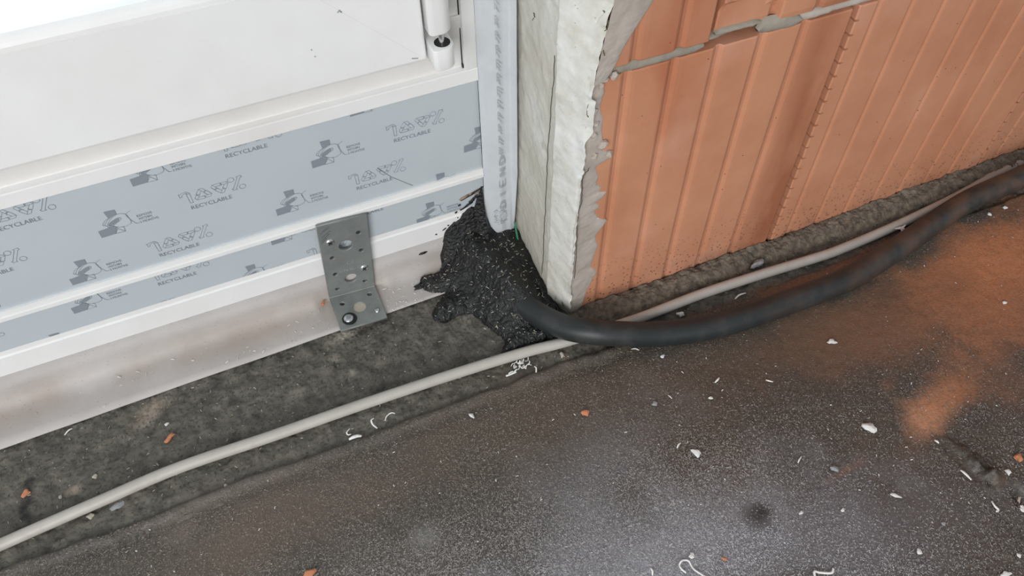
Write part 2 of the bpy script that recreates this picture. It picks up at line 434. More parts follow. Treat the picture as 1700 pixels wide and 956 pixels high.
# torn, heaved ridge on the right and the small hole at the right edge
g0, g1 = atz(1572, 735)[:2], atz(1642, 795)[:2]
dg = poly_dist(X, Y, [g0, g1])
tt = np.clip(((X-g0[0])*(g1[0]-g0[0])+(Y-g0[1])*(g1[1]-g0[1]))/((g1-g0)@(g1-g0)), 0, 1)
Z += np.exp(-(dg/(.004+.004*tt))**2)*(.0015+.0050*tt)*(.3+1.5*vnoise(X, Y, .006, 12)+1.6*fbm(X, Y, .004, 3, 13))
Z -= np.exp(-((dg-.0075)/.002)**2)*.0008*tt
hc = atz(1697, 832)[:2]
dh = np.hypot((X-hc[0])/1.0, (Y-hc[1])/1.4)
Z -= .006*np.exp(-(dh/.007)**4); Z += .0022*np.exp(-((dh-.012)/.004)**2)*vnoise(X, Y, .008, 14)
sh = npobj('bitumen_sheet', np.stack([X, Y, Z], -1).reshape(-1, 3), grid_faces(*X.shape), SHEETM, floor)
tag(sh, 'dark granular bitumen sheet lapped over the rough coat')
set_stain_glow(sh, patches(X, Y, .003).reshape(-1, 4))
def sheet_z(x, y): return .0028+.0012*fbm(np.array([x]), np.array([y]), .06, 3, 6)[0]
# sheet beyond the detailed area
def flat(name, b, m):
    v, f = box(*b); o = obj(name, v, f, m, floor); set_stain_glow(o, np.zeros((8, 4)))
flat('sheet_continuation', (-2.6, 2.6, -2.6, -.099, -.008, .0026), SHEETM)
for a, b in ((-2.6, -.399), (.857, 2.6)):
    flat('sheet_continuation', (a, b, -.1, SEAM, -.008, .0022), SHEETM)
    flat('coat_continuation', (a, b, SEAM, .47, -.008, .0003), FLOORM)

SHEET_XS, SHEET_Z, SHEET_SEAM = xs, Z, seam
def sheet_lookup(x, y):
    i = np.clip(((x-SHEET_XS[0])/.0018).round().astype(int), 0, len(SHEET_XS)-1)
    j = np.clip(((y-ylo)/(SHEET_SEAM[i]-ylo)*(nv-1)).round().astype(int), 0, nv-1)
    return SHEET_Z[i, j]
# slate flakes embedded in the sheet
def flakes(n, name, mt, parent, x0, x1, y0, y1, zbase, Lr, Wr, tilt, keep):
    x = RNG.uniform(x0, x1, n); y = RNG.uniform(y0, y1, n)
    k = keep(x, y); x, y = x[k], y[k]; n = len(x)
    a = RNG.uniform(0, 2*np.pi, n); L = RNG.uniform(*Lr, n); W = RNG.uniform(*Wr, n)
    tl = RNG.normal(0, tilt, n); bend = RNG.uniform(-.5, .5, n)
    ca, sa = np.cos(a), np.sin(a)
    z = zbase(x, y)+.0004+.5*np.abs(np.sin(tl))*W
    V = np.zeros((n, 6, 3))
    for i, u in enumerate((-.5, 0, .5)):
        off = bend*(abs(u)*2-.5)*W
        for j, w in enumerate((-.5, .5)):
            du = u*L; dw = w*W*(1 if u == 0 else .65)*np.cos(tl)+off
            V[:, i*2+j, 0] = x+du*ca-dw*sa; V[:, i*2+j, 1] = y+du*sa+dw*ca
            V[:, i*2+j, 2] = z+w*W*np.sin(tl)
    b = (np.arange(n)*6)[:, None]
    F = np.concatenate([b+np.array([[0, 2, 3, 1]]), b+np.array([[2, 4, 5, 3]])])
    o = npobj(name, V.reshape(-1, 3), F, mt, parent, smooth=False)
    o['kind'] = 'stuff'
    return o
def keep_sheet(x, y):
    edge = .205-.10*np.clip(x-.1, 0, 1)-.25*np.clip(-.02-x, 0, 1)
    den = .26+.74/(1+np.exp((y-edge)/.022))
    den = den*(1-.68*np.clip((x-.20)/.16, 0, 1))
    rg = poly_dist(x, y, [tuple(atz(1575, 738, .003)[:2]), tuple(atz(1645, 798, .003)[:2])]); den = den*np.where(rg < .010, .12, 1)
    q_ = atz(1255, 855, .003); den = den*np.where(np.hypot(x-q_[0], y-q_[1]) < .011+.003*fbm(x, y, .01, 2, 77), .12, 1)
    den = den*(1-.92*np.clip(patches(x, y, .003)[..., 3]*1.2, 0, 1)*np.clip((x-.25)/.1, 0, 1)*np.clip((y-.06)/.06, 0, 1))
    return (RNG.random(len(x)) < den*(.6+.8*vnoise(x, y, .03, 20))) & (y < SEAM-.004)
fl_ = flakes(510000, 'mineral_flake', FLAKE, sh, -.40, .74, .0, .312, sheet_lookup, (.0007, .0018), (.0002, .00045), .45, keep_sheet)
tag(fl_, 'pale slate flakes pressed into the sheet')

# ------------------------------------------------------------------ brick wall
wall = empty('wall_back'); tag(wall, 'hollow clay brick wall beside the terrace door', kind='structure')
v, f = box(.215, 2.4, .395, .80, -.01, 2.2)
obj('brick_core', v, f, DARKMORTAR, wall)
JX = [.1985, .4078, .6612, .9146, 1.168, 1.4214, 1.6748, 1.9282, 2.1816]
def brick(x0, x1, z0, z1, yf, grooves, teeth=False, chip=False, gs=1.0):
    pts = [(x0, .0008), (x0+.0012, 0)]
    for g in grooves:
        if x0+.010 < g < x1-.010:
            pts += [(g-.0060*gs, 0), (g-.0045*gs, .0006*gs), (g-.0022*gs, .0022*gs), (g+.0004*gs, .0026*gs), (g+.0019*gs, .0014*gs), (g+.0030*gs, .0002), (g+.0060*gs, 0)]
    pts += [(x1-.0012, 0), (x1, .0008)]
    if teeth: pts = pts[:2]+[(x0+.0012+.0030, 0)]+pts[2:]
    if chip:
        zs = np.linspace(z0, z1, 60)
        px_ = []
        for a, b in zip(pts[:-1], pts[1:]):
            k = max(1, int((b[0]-a[0])/.004))
            px_ += [(a[0]+(b[0]-a[0])*i/k, a[1]+(b[1]-a[1])*i/k) for i in range(k)]
        pts = px_+[pts[-1]]
    elif teeth:
        zs = np.sort(np.concatenate([np.linspace(z0, z1, 22)[1:-1]+q for q in (-.0009, -.0006, .0006, .0009)]+[[z0, z0+.001, z1-.001, z1]]))
    else:
        zs = np.array([z0, z0+.001, z1-.001, z1])
    V = []; F = []; n = len(pts)
    for j, z in enumerate(zs):
        for i, (x, d) in enumerate(pts):
            y = yf+d+(.0008 if j in (0, len(zs)-1) else 0)
            xo = x
            if teeth and i < 2:
                q = j % 4 in (3, 0) and 1 < j < len(zs)-2; xo = x+(.0004*math.sin(j*.9)); y += .0110 if q else 0
            if chip:
                cx, cz = .312, z0
                e = ((x-cx)/.033)**2+((z-cz)/.028)**2+.10*math.sin(x*400)
                if e < 1 and x < .340: y += .0045*min(1, (1-e)*4)
            V.append((xo, y, z))
    m = len(zs)
    for j in range(m-1):
        for i in range(n-1):
            a = j*n+i; F.append((a, a+1, a+n+1, a+n))
    # sides, top and bottom back to the core
    for j in (0, m-1):
        b = len(V); yb = .3955
        for i, (x, d) in enumerate(pts): V.append((x, yb, zs[j]))
        for i in range(n-1):
            q = (j*n+i, b+i, b+i+1, j*n+i+1); F.append(q if j == 0 else q[::-1])
    for i in (0, n-1):
        b = len(V); V += [(pts[i][0], .3955, z) for z in zs]
        for j in range(m-1):
            q = (j*n+i, (j+1)*n+i, b+j+1, b+j); F.append(q if i else q[::-1])
    return obj('brick', V, F, TERRA, wall)
G1 = [.2287, .2638, .2981, .3327, .3675]
G = lambda x0, off=.018, st=.0345: [x0+off+st*k for k in range(8)]
Z1, Z2 = .2575, .2665
brick(.2015, JX[1]-.0012, .000, Z1, YB, G1)
brick(JX[1]+.0040, JX[2]-.0012, .003, Z1+.001, YB-.0002, [.4300, .4625, .4957, .5281, .5592, .5908, .6212], teeth=True, gs=.6)
brick(JX[2]+.0012, JX[3]-.0015, .006, Z1, YB+.0006, G(.665), teeth=True, gs=.6)
for i in range(3, 8): brick(JX[i]+.0015, JX[i+1]-.0015, .006, Z1, YB, G(JX[i]))
# second course, half a brick over
brick(.213, .2852, Z2, .515, YB-.0030, [.2310, .2640])
brick(.2925, .5440, Z2, .515, YB-.0012, [.3390, .3735, .4080, .4425, .4770, .5115], chip=True)
for i in range(7):
    x0 = .5465+.2534*i; brick(x0, x0+.2505, Z2, .515, YB, G(x0))
for c in range(2, 8):
    z0 = .0085+.2585*c
    if c % 2 == 0:
        brick(.213, JX[1]-.0016, z0, z0+.2495, YB, G1)
        for i in range(1, 8): brick(JX[i]+.0015, JX[i+1]-.0015, z0, z0+.2495, YB, G(JX[i]))
    else:
        brick(.213, .2852, z0, z0+.2495, YB, [.231, .264])
        for i in range(8):
            x0 = .290+.2534*i; brick(x0, x0+.2505, z0, z0+.2495, YB, G(x0))

def bed(x0, x1, zf, h, yf, mt, name='mortar_joint', amp=.0015, seed=0, nzr=7, dx=.002):
    """an uneven mortar bed seen from the front"""
    xs = np.arange(x0, x1+dx/2, dx); s = np.linspace(-1, 1, nzr)
    X, S = np.meshgrid(xs, s, indexing='ij')
    hh = h/2*(1+.25*fbm(X, X*0, .02, 3, seed))*np.sqrt(np.clip(np.minimum(X-x0, x1-X)/.006, .02, 1))
    Zc = zf(X)+.0012*fbm(X, X*0+3, .03, 3, seed+1)
    Zm = Zc+S*hh
    Ym = yf(X)+.004*np.abs(S)**3+amp*fbm(X, Zm, .010, 3, seed+2)
    V = np.stack([X, Ym, Zm], -1).reshape(-1, 3)
    return npobj(name, V, grid_faces(*X.shape), mt, wall)
zc = (Z1+Z2)/2
bed(.200, .2850, lambda x: zc+0*x, .0105, lambda x: .3590+0*x, MORTAR, seed=1)
bed(.2850, .3320, lambda x: zc+.002+.003*np.clip((x-.30)/.03, 0, 1), .005, lambda x: .3625+0*x, MORTAR, seed=21)
bed(.3260, .362, lambda x: zc+.0012*np.cos((x-.342)*120), .0135, lambda x: .3592-.0012*np.exp(-((x-.345)/.010)**2), MORTAR, seed=31)
bed(.358, .560, lambda x: zc+0*x, .0090, lambda x: .3606+0*x, SMEAR, seed=41)
bed(.556, 2.2, lambda x: zc+0*x, .0090, lambda x: .3606+0*x, MORTAR, seed=51, dx=.006)
for c in range(2, 8):
    bed(.200, 2.2, lambda x, c=c: .004+.2585*c+0*x, .0095, lambda x: .3605+0*x, MORTAR, seed=60+c, dx=.02, nzr=3)
# mortar lip that clings to the broken brick corner, left of the chipped recess
bed(.2918, .3280, lambda x: Z2+.0016+0*x, .0050, lambda x: .3600+0*x, MORTAR, 'mortar_lip', seed=71, dx=.001)
v, f = box(.2856, .2922, .3930, .3945, Z1, .515); obj('mortar_joint', v, f, DARKMORTAR, wall)

# dirty mortar fillet at the foot of the wall
xs = np.arange(.196, 1.0, .0011); s = np.linspace(0, 1, 32)
X, S = np.meshgrid(xs, s, indexing='ij')
top = .0015+.005*np.clip((X-.42)/.2, 0, 1)+.002+.0028*fbm(X, X*0, .02, 4, 81)
wid = .0235+.004*fbm(X, X*0+2, .04, 3, 82)+.004*np.clip((X-.5)/.2, 0, 1)
hole = np.exp(-((X-.388)/.010)**2)
Yf = YB-.0008-wid*S**1.0*(1-.35*hole*(S > .2))
Zf = (top+.004)*(1-S)**1.0+.0032*np.sin(np.pi*np.clip(S*1.05, 0, 1))*(1-.9*hole)-.0015*S
Zf += .0030*fbm(X, Yf, .008, 3, 83)*(1-S*.3)+.0022*np.abs(fbm(X, Yf, .0035, 2, 84))
npobj('mortar_fillet', np.stack([X, Yf, Zf], -1).reshape(-1, 3), grid_faces(*X.shape), DARKMORTAR, wall)

# plaster of the reveal: two bands meeting at a joint, with a broken arris
def arris(z):
    zs_ = [-.01, .003, .06, .115, .171, .20, .235, .262, .285, .316, .60, 2.2]
    xs_ = [.1985, .1990, .1965, .1972, .1980, .1990, .2000, .2010, .2040, .2090, .2110, .2110]
    return np.interp(z, zs_, xs_)
zs = np.concatenate([np.arange(-.008, .40, .0012), np.arange(.40, 2.2, .06)])
s = np.linspace(0, 1, 120)
Zp, S = np.meshgrid(zs, s, indexing='ij')
ax = arris(Zp)
sc = .30                                    # parameter of the joint between the bands
fold = .383+.003*fbm(Zp, Zp*0, .08, 2, 91)
Yp = np.where(S < sc, YB-.0045+(fold-YB+.0033)*(S/sc), fold+(.500-fold)*((S-sc)/(1-sc)))
Xp = np.where(S < sc, ax+(.1868-ax)*(S/sc)**.9, .1884+.0035*((S-sc)/(1-sc)))
rag = .0022*fbm(Zp, Zp*0+5, .016, 4, 92)
Yp += np.where(S < .02, -rag*.6-.0008, 0)
Xp += np.clip(1-S/.10, 0, 1)*(.0022*fbm(Zp, Zp*0, .010, 4, 96)-.0006)
Xp += .0009*fbm(Yp, Zp, .03, 3, 93)+.0007*fbm(Yp, Zp, .007, 2, 94)
# cracked, loosened bits near the arris
def crackline(pts, w, dep):
    d = poly_dist(Yp, Zp, pts); return dep*np.exp(-(d/w)**2)
Xr = .197
def rp(x, y):
    p = atplane(x, y, (.1985, YB, 0), (-.0242, -.0117, 0)); return (p[1], p[2])
Xp += crackline([rp(1000, 0), rp(1003, 14), rp(1012, 32), rp(1008, 48)], .0011, .0030)
Xp += crackline([rp(996, 12), rp(983, 30), rp(980, 38)], .0008, .0020)
Xp += crackline([rp(992, 50), rp(998, 65), rp(1001, 82), rp(1005, 92)], .0012, .0030)
Xp += crackline([rp(985, 170), rp(984, 200), rp(979, 215), rp(985, 238)], .0022, .0035)
Xp += crackline([rp(979, 275), rp(967, 297), rp(965, 340), rp(958, 380), rp(956, 450)], .0007, .0014)
# chipped foot
foot = np.clip((.018-Zp)/.018, 0, 1)
Xp += foot*.004*vnoise(Yp, Zp, .008, 95)*(S < .6)
pl = npobj('plaster_reveal', np.stack([Xp, Yp, Zp], -1).reshape(-1, 3), grid_faces(*Xp.shape)[:, ::-1], PLASTER, wall)
tag(pl, 'chalky white plaster on the door reveal, cracked along its edge')
CRACK = mat('crack_dark', (.10, .085, .065, 1), rough=.95)
def band_pt(x, y):
    z = .2
    for _ in range(5):
        a = float(arris(z)); d = np.array([.1868-a, .383-(YB-.0045)]); n = (-d[1], d[0], 0)
        p = atplane(x, y, (a, YB-.0045, 0), n); z = p[2]
    return p
def crack(px_, w0, w1):
    P = [band_pt(x, y) for x, y in px_]; P = catmull(P, 5); V = []; F = []; n = len(P)
    for i, p in enumerate(P):
        w = (w0+(w1-w0)*i/(n-1))*(.5+random.random())*(.35 if i in (0, n-1) else 1)
        jit = random.uniform(-.0004, .0004)
        d = np.array([-.33, .94, 0]); f_ = np.array([-.94, -.33, 0])
        q = p+d*jit
        V += [q-d*w/2+f_*.0001, q+f_*.0009, q+d*w/2+f_*.0001]
    for i in range(n-1):
        k = 3*i; F += [(k, k+1, k+4, k+3), (k+1, k+2, k+5, k+4)]
    o = obj('crack', V, F, CRACK, wall)
crack([(998, -6), (1000, 5), (999, 11)], .0012, .0016)
crack([(999, 10), (1005, 22), (1010, 36), (1008, 48), (1003, 51)], .0016, .0007)
crack([(997, 12), (988, 22), (981, 34), (979, 42)], .0006, .0004)
crack([(991, 50), (996, 62), (1000, 76), (1004, 92)], .0010, .0012)
crack([(977, 172), (975, 186), (977, 194)], .0009, .0004)
crack([(980, 277), (972, 288), (968, 297), (967, 315), (966, 335), (961, 352), (959, 380), (958, 405), (956, 440), (954, 462)], .0007, .0005)
crack([(922, 92), (920, 130), (916, 170), (914, 205), (911, 240), (908, 300), (906, 350), (903, 400), (902, 430), (900, 455)], .0004, .0005)
crack([(887, 20), (888, 27), (885, 34)], .0010, .0004)
crack([(925, 482), (922, 498), (924, 505)], .0016, .0010)
crack([(937, 488), (934, 500), (936, 508)], .0010, .0014)
# thickness of the plaster edge toward the bricks and the mortar smeared over the first brick
def smear(name, right, left, yfun, mt, z0, z1, n=420, m=18, thick=.0022):
    zs = np.linspace(z0, z1, n); s = np.linspace(0, 1, m)
    Zs, S = np.meshgrid(zs, s, indexing='ij')
    xl, xr = left(Zs), right(Zs)
    kk = np.exp(-np.linspace(-1.6, 1.6, 9)**2); kk /= kk.sum()
    xr = np.convolve(np.pad(xr[:, 0], 4, mode='edge'), kk, 'valid')[:, None]+xr*0
    Xs = xl+(xr-xl)*S
    Ys = yfun(Zs)-thick*(1-.55*S)*np.sqrt(np.clip(1-S**6, 0, 1))-.0006*fbm(Xs, Zs, .006, 3, 101)
    Ys = np.where(S > .999, yfun(Zs)+.0008, Ys)
    return npobj(name, np.stack([Xs, Ys, Zs], -1).reshape(-1, 3), grid_faces(*Xs.shape), mt, wall)
SM = [(952, 521), (967, 505), (973, 485), (992, 451), (982, 441), (986, 428), (994, 407), (989, 391), (1009, 367), (1005, 364), (995, 361), (987, 350), (1000, 341), (988, 335), (997, 332), (991, 320), (1012, 315), (1002, 310), (990, 304), (995, 293), (989, 276), (1002, 268), (1015, 260), (1015, 252), (998, 248), (1003, 240), (1000, 215), (1002, 196), (997, 177), (1004, 152), (1001, 134)]
smp = [aty(x, y, YB) for x, y in SM]
order = sorted([(p[2], p[0]) for p in smp])
smear('mortar_smear', lambda z: np.interp(z, [a for a, b in order], [b for a, b in order])+.0007*fbm(z, z*0, .004, 2, 102),
      lambda z: arris(z)-.0006, lambda z: YB+0*z, SMEAR, -.001, .2600)
SM2 = [(1008, 131), (1021, 111), (1031, 90), (1047, 60), (1069, 27), (1088, 0)]
smp2 = sorted([(aty(x, y, YB-.003)[2], aty(x, y, YB-.003)[0]) for x, y in SM2])
smear('mortar_smear', lambda z: np.interp(z, [a for a, b in smp2]+[.40, .515], [b for a, b in smp2]+[.262, .268])+.0008*fbm(z, z*0, .008, 2, 103),
      lambda z: arris(z)-.0006, lambda z: YB-.003+0*z, SMEAR, .2600, .515, thick=.003)
# crumbly lumps on the arris
for (x, y, r) in [(990, 132, .0035), (997, 142, .0025), (985, 185, .003), (988, 205, .0028), (984, 222, .0032), (1000, 240, .004), (986, 258, .0028), (1010, 255, .0028), (1003, 128, .003), (1019, 124, .003)]:
    p = aty(x, y, YB-.001)
    bm = bmesh.new(); bmesh.ops.create_icosphere(bm, subdivisions=2, radius=r)
    for vv in bm.verts: vv.co *= .75+.5*random.random()
    me = bpy.data.meshes.new('mortar_lump'); bm.to_mesh(me); bm.free(); me.materials.append(SMEAR)
    o = bpy.data.objects.new('mortar_lump', me); o.location = p; o.parent = wall; COL.objects.link(o)

# fleece sealing tape bridging the frame and the plaster
TPL = [(.1600, .4615), (.1640, .4590), (.1740, .4555), (.1790, .4570), (.1845, .4570), (.1880, .4505)]
tp = np.array(TPL); tl = np.concatenate([[0], np.cumsum(np.hypot(*np.diff(tp, axis=0).T))]); tl /= tl[-1]
zs = np.concatenate([np.arange(.004, .36, .003), np.arange(.36, 2.1, .05)]); s = np.linspace(0, 1, 30)
Zt, S = np.meshgrid(zs, s, indexing='ij')
right = np.interp(Zt, [0, .03, .10, .19, .27, 2], [.000, .003, .0, .006, .0085, .0085])   # edge wanders
Xt = np.interp(S, tl, tp[:, 0]); Yt = np.interp(S, tl, tp[:, 1])-.0005
low = np.clip((.10-Zt)/.10, 0, 1)
Xt = Xt-.0015*low*(1-S)
Yt = Yt-right*np.clip(S-.55, 0, 1)/.45*0+.0006*fbm(Zt, S*.03, .04, 3, 111)
Yt = Yt+low*.012*np.clip((S-.75)/.25, 0, 1)
Xt = Xt+np.where(S > .97, -.0004, 0)
cut = np.interp(S, [0, .12, .3, .55, .8, 1], [.040, .030, .022, .016, .010, .004])
Zt2 = np.maximum(Zt, cut+.002*fbm(S*.1, S*0, .01, 2, 112))
tape = npobj('sealing_tape', np.stack([Xt, Yt, Zt2], -1).reshape(-1, 3), grid_faces(*Xt.shape), TAPE, None)
tag(tape, 'pale grey fleece sealing tape running up the corner between door frame and plaster', 'tape')

# hatched lettering printed up the tape (worn, turned a quarter)
def tape_pt(sv, z):
    return np.array([np.interp(sv, tl, tp[:, 0])-.0015*max(0, (.10-z)/.10)*(1-sv), np.interp(sv, tl, tp[:, 1])-.0012, z])
PV, PF = [], []
def tape_stroke(a, b, w=.00035):
    a = np.array(a); b = np.array(b); n = 5
    base = len(PV)
    d = b-a; L = math.hypot(d[0]*.031, d[1]); px_, pz_ = -d[1]/L*w/.031, d[0]*.031/L*w
    for i in range(n+1):
        q = a+d*i/n
        PV.append(tape_pt(q[0]+px_, q[1]+pz_)); PV.append(tape_pt(q[0]-px_, q[1]-pz_))
    for i in range(n):
        k = base+2*i; PF.append((k, k+1, k+3, k+2))
LET = {'G': [(1, .9, .1, .9), (.1, .9, .1, .1), (.1, .1, 1, .1), (1, .1, 1, .5), (1, .5, .6, .5)], 'N': [(.1, 0, .1, 1), (.1, 1, .9, 0), (.9, 0, .9, 1)],
       'I': [(.5, 0, .5, 1)], 'D': [(.1, 0, .1, 1), (.1, 1, .9, .8), (.9, .8, .9, .2), (.9, .2, .1, 0)], 'E': [(.9, 1, .1, 1), (.1, 1, .1, 0), (.1, 0, .9, 0), (.1, .5, .7, .5)], 'A': [(0, 0, .5, 1), (.5, 1, 1, 0), (.2, .4, .8, .4)],
       'R': [(.1, 0, .1, 1), (.1, 1, .9, .9), (.9, .9, .9, .5), (.9, .5, .1, .5), (.4, .5, 1, 0)], 'F': [(.9, 1, .1, 1), (.1, 1, .1, 0), (.1, .5, .7, .5)]}
f_ = lambda u, v_, z0: (.60-.19*v_, z0+.0085*u)      # letter height runs across the tape, the writing runs up it
zl = .056
for ch in 'DIEND':
    for (x0, y0, x1, y1) in LET[ch]:
        for k in range(3): tape_stroke(f_(x0+.16*k, y0, zl), f_(x1+.16*k, y1, zl), .00022)
    zl += .0135
while zl < .30:                                   # worn letters, only their slanted edges are left
    for k in range(3):
        q = random.uniform(.0, .8)
        tape_stroke((.43, zl+.003*k+.002), (.43+.06+.10*random.random(), zl+.003*k-.0035), .00025)
    tape_stroke((.42, zl), (.42, zl+.008), .0002)
    zl += .0125
for k in range(16):
    a0, a1 = 2*math.pi*k/16, 2*math.pi*(k+1)/16
    tape_stroke((.52+.10*math.cos(a0), .0455+.0062*math.sin(a0)), (.52+.10*math.cos(a1), .0455+.0062*math.sin(a1)), .0003)
for k in range(110):
    u, w = random.uniform(.24, .62), random.uniform(.036, .056)
    if (u-.53)**2/.008+(w-.0455)**2/.00003 > 1.2: tape_stroke((u, w), (u+.03, w+.0005), .00022)
o = obj('printed_lettering', PV, PF, TAPEPRINT, tape)
tag(o, 'worn grey lettering turned upright')

# ------------------------------------------------------------------ terrace door
door = empty('door_1'); tag(door, 'white plastic terrace door with film covered lower frame', kind='structure')
XL, XRt = -.95, xx(157.5)
def hprofile(name, prof, mt, x0=XL, x1=XRt, parent=door, smooth=False):
    """prof: list of (y, z), drawn from bottom to top, closed at the back"""
    n = len(prof); V = [(x0, y, z) for y, z in prof]+[(x1, y, z) for y, z in prof]
    F = [(i, (i+1) % n, n+(i+1) % n, n+i) for i in range(n)]+[tuple(range(n-1, -1, -1)), tuple(range(n, 2*n))]
    o = obj(name, V, F, mt, parent)
    bm = bmesh.new(); bm.from_mesh(o.data); bmesh.ops.recalc_face_normals(bm, faces=bm.faces); bm.to_mesh(o.data); bm.free()
    return o
zA, zB, zC, zD, zE, zF = zz(40.5), zz(71), zz(104.6), zz(114.2), zz(205.7), zz(217.5)
hprofile('base_profile', [(YW+.05, zA), (YW-.0008, zA), (YW-.0015, zA+.0006), (YW-.0015, zB-.0062), (YW-.0002, zB-.0052), (YW-.0002, zB), (YW+.05, zB)], WHITE)
hprofile('extension_profile', [(YW+.05, zB), (YW+.0006, zB), (YW+.0006, zC), (YW+.05, zC)], WHITE)
hprofile('joint_strip', [(YW+.05, zC), (YW-.0026, zC), (YW-.0030, zC+.0005), (YW-.0030, zC+.0042), (YW-.0022, zC+.0046), (YW-.0022, zC+.0052), (YW-.0018, zD), (YW+.05, zD)], WHITE)
hprofile('frame_profile', [(YW+.05, zD), (YW+.0006, zD), (YW+.0006, zE), (YW+.05, zE)], WHITE)
hprofile('frame_rim', [(YW+.05, zE), (YW-.0022, zE), (YW-.0030, zE+.0008), (YW-.0030, zF-.0006), (YW-.0024, zF), (YW+.003, zF+.0012), (YW+.05, zF+.0012)], WHITE)
hprofile('rebate_face', [(YW+.05, zF), (YW+.0022, zF), (YW+.0030, zF+.002), (YW+.0010, zz(262)), (YW+.05, zz(262))], WHITE_SHADED)
v, f = box(XRt-.001, .205, .472, .50, .0, 2.12); obj('light_block_strip', v, f, BLACK, door)  # added unseen strip, blocks outside light leaking past the frame edge
# upright jamb with its own rim on the right
v, f = box(xx(147.6), XRt, YW-.0028, YW+.05, zF+.0003, 2.12); bevel_obj(obj('jamb_rim', v, f, WHITE, door), .0006)
v, f = box(.045, xx(147.3), YW+.0024, YW+.05, zF+.001, 2.12); obj('jamb_face', v, f, WHITE_SHADED, door)
v, f = box(xx(146.9), xx(148.2), YW+.0015, YW+.03, zF+.0008, 2.12); obj('jamb_gap', v, f, BLACK, door)
v, f = box(xx(146.6), xx(148.4), YW-.0005, YW+.002, zF+.0012, zF+.0042); obj('drain_slot', v, f, BLACK, door)

def film(name, z0, z1, label):
    v, f = box(XL, XRt+.0002, YW-.00015, YW+.0007, z0, z1)
    o = obj(name, v, f, FILM, door); tag(o, label); return o
film_up = film('protective_film', zD, zE, 'wide blue-grey protective film with printed marks')
film_lo = film('protective_film', zB, zC, 'narrow blue-grey protective film with printed marks')

# ---- the print on the films (mm on the film plane, clipped to the film)
class Print:
    def __init__(s, x0, x1, z0, z1): s.r = (x0, x1, z0, z1); s.V = []; s.F = []; s.mi = []
    def poly(s, pts, mi=0):
        P = [(a*K/1000, CAMH-(CAMH-b/1000)*K) for a, b in pts]
        for ax, sg, lim in ((0, 1, s.r[0]), (0, -1, s.r[1]), (1, 1, s.r[2]), (1, -1, s.r[3])):
            out = []
            for i in range(len(P)):
                a, b = P[i], P[(i+1) % len(P)]
                ia, ib = sg*(a[ax]-lim) >= 0, sg*(b[ax]-lim) >= 0
                if ia: out.append(a)
                if ia != ib:
                    t = (lim-a[ax])/(b[ax]-a[ax]); out.append((a[0]+t*(b[0]-a[0]), a[1]+t*(b[1]-a[1])))
            P = out
            if len(P) < 3: return
        k = len(s.V); yo = YW-.00030-.000012*(len(s.F) % 23); s.V += [(x, yo, z) for x, z in P]; s.F.append(tuple(range(k, k+len(P)))); s.mi.append(mi)
    def line(s, pts, w=.38, close=False, mi=1):
        if close: pts = list(pts)+[pts[0]]
        w *= .82
        for (ax, az), (bx, bz) in zip(pts[:-1], pts[1:]):
            L = math.hypot(bx-ax, bz-az)
            if L < 1e-6: continue
            ux, uz = (bx-ax)/L, (bz-az)/L; e = w*.35; nx, nz = -uz*w/2, ux*w/2
            s.poly([(ax-ux*e+nx, az-uz*e+nz), (ax-ux*e-nx, az-uz*e-nz), (bx+ux*e-nx, bz+uz*e-nz), (bx+ux*e+nx, bz+uz*e+nz)], mi)
    def build(s, parent):
        o = obj('printed_marks', s.V, s.F, PRINT, parent); o.data.materials.append(PRINTLINE)
        o.data.polygons.foreach_set('material_index', s.mi); o.data.update(); return o

_txt = {}
def text_tris(body):
    if body in _txt: return _txt[body]
    c = bpy.data.curves.new('text', 'FONT'); c.body = body; c.size = 1.0; c.resolution_u = 3
    o = bpy.data.objects.new('text', c); COL.objects.link(o)
    dg = bpy.context.evaluated_depsgraph_get(); ev = o.evaluated_get(dg); me = ev.to_mesh(); me.calc_loop_triangles()
    co = [v_.co.copy() for v_ in me.vertices]
    tr = [[(co[i].x, co[i].y) for i in t_.vertices] for t_ in me.loop_triangles]
    ev.to_mesh_clear(); bpy.data.objects.remove(o); bpy.data.curves.remove(c)
    xs_ = [p[0] for t_ in tr for p in t_]; ys_ = [p[1] for t_ in tr for p in t_]
    x0, x1, y0, y1 = min(xs_), max(xs_), min(ys_), max(ys_)
    _txt[body] = [[((p[0]-x0)/(x1-x0), (p[1]-y0)/(y1-y0)) for p in t_] for t_ in tr]
    return _txt[body]
def text(P, body, ox, oz, w, h, mi=1):
    for t_ in text_tris(body): P.poly([(ox+a*w, oz+b*h) for a, b in t_], mi)

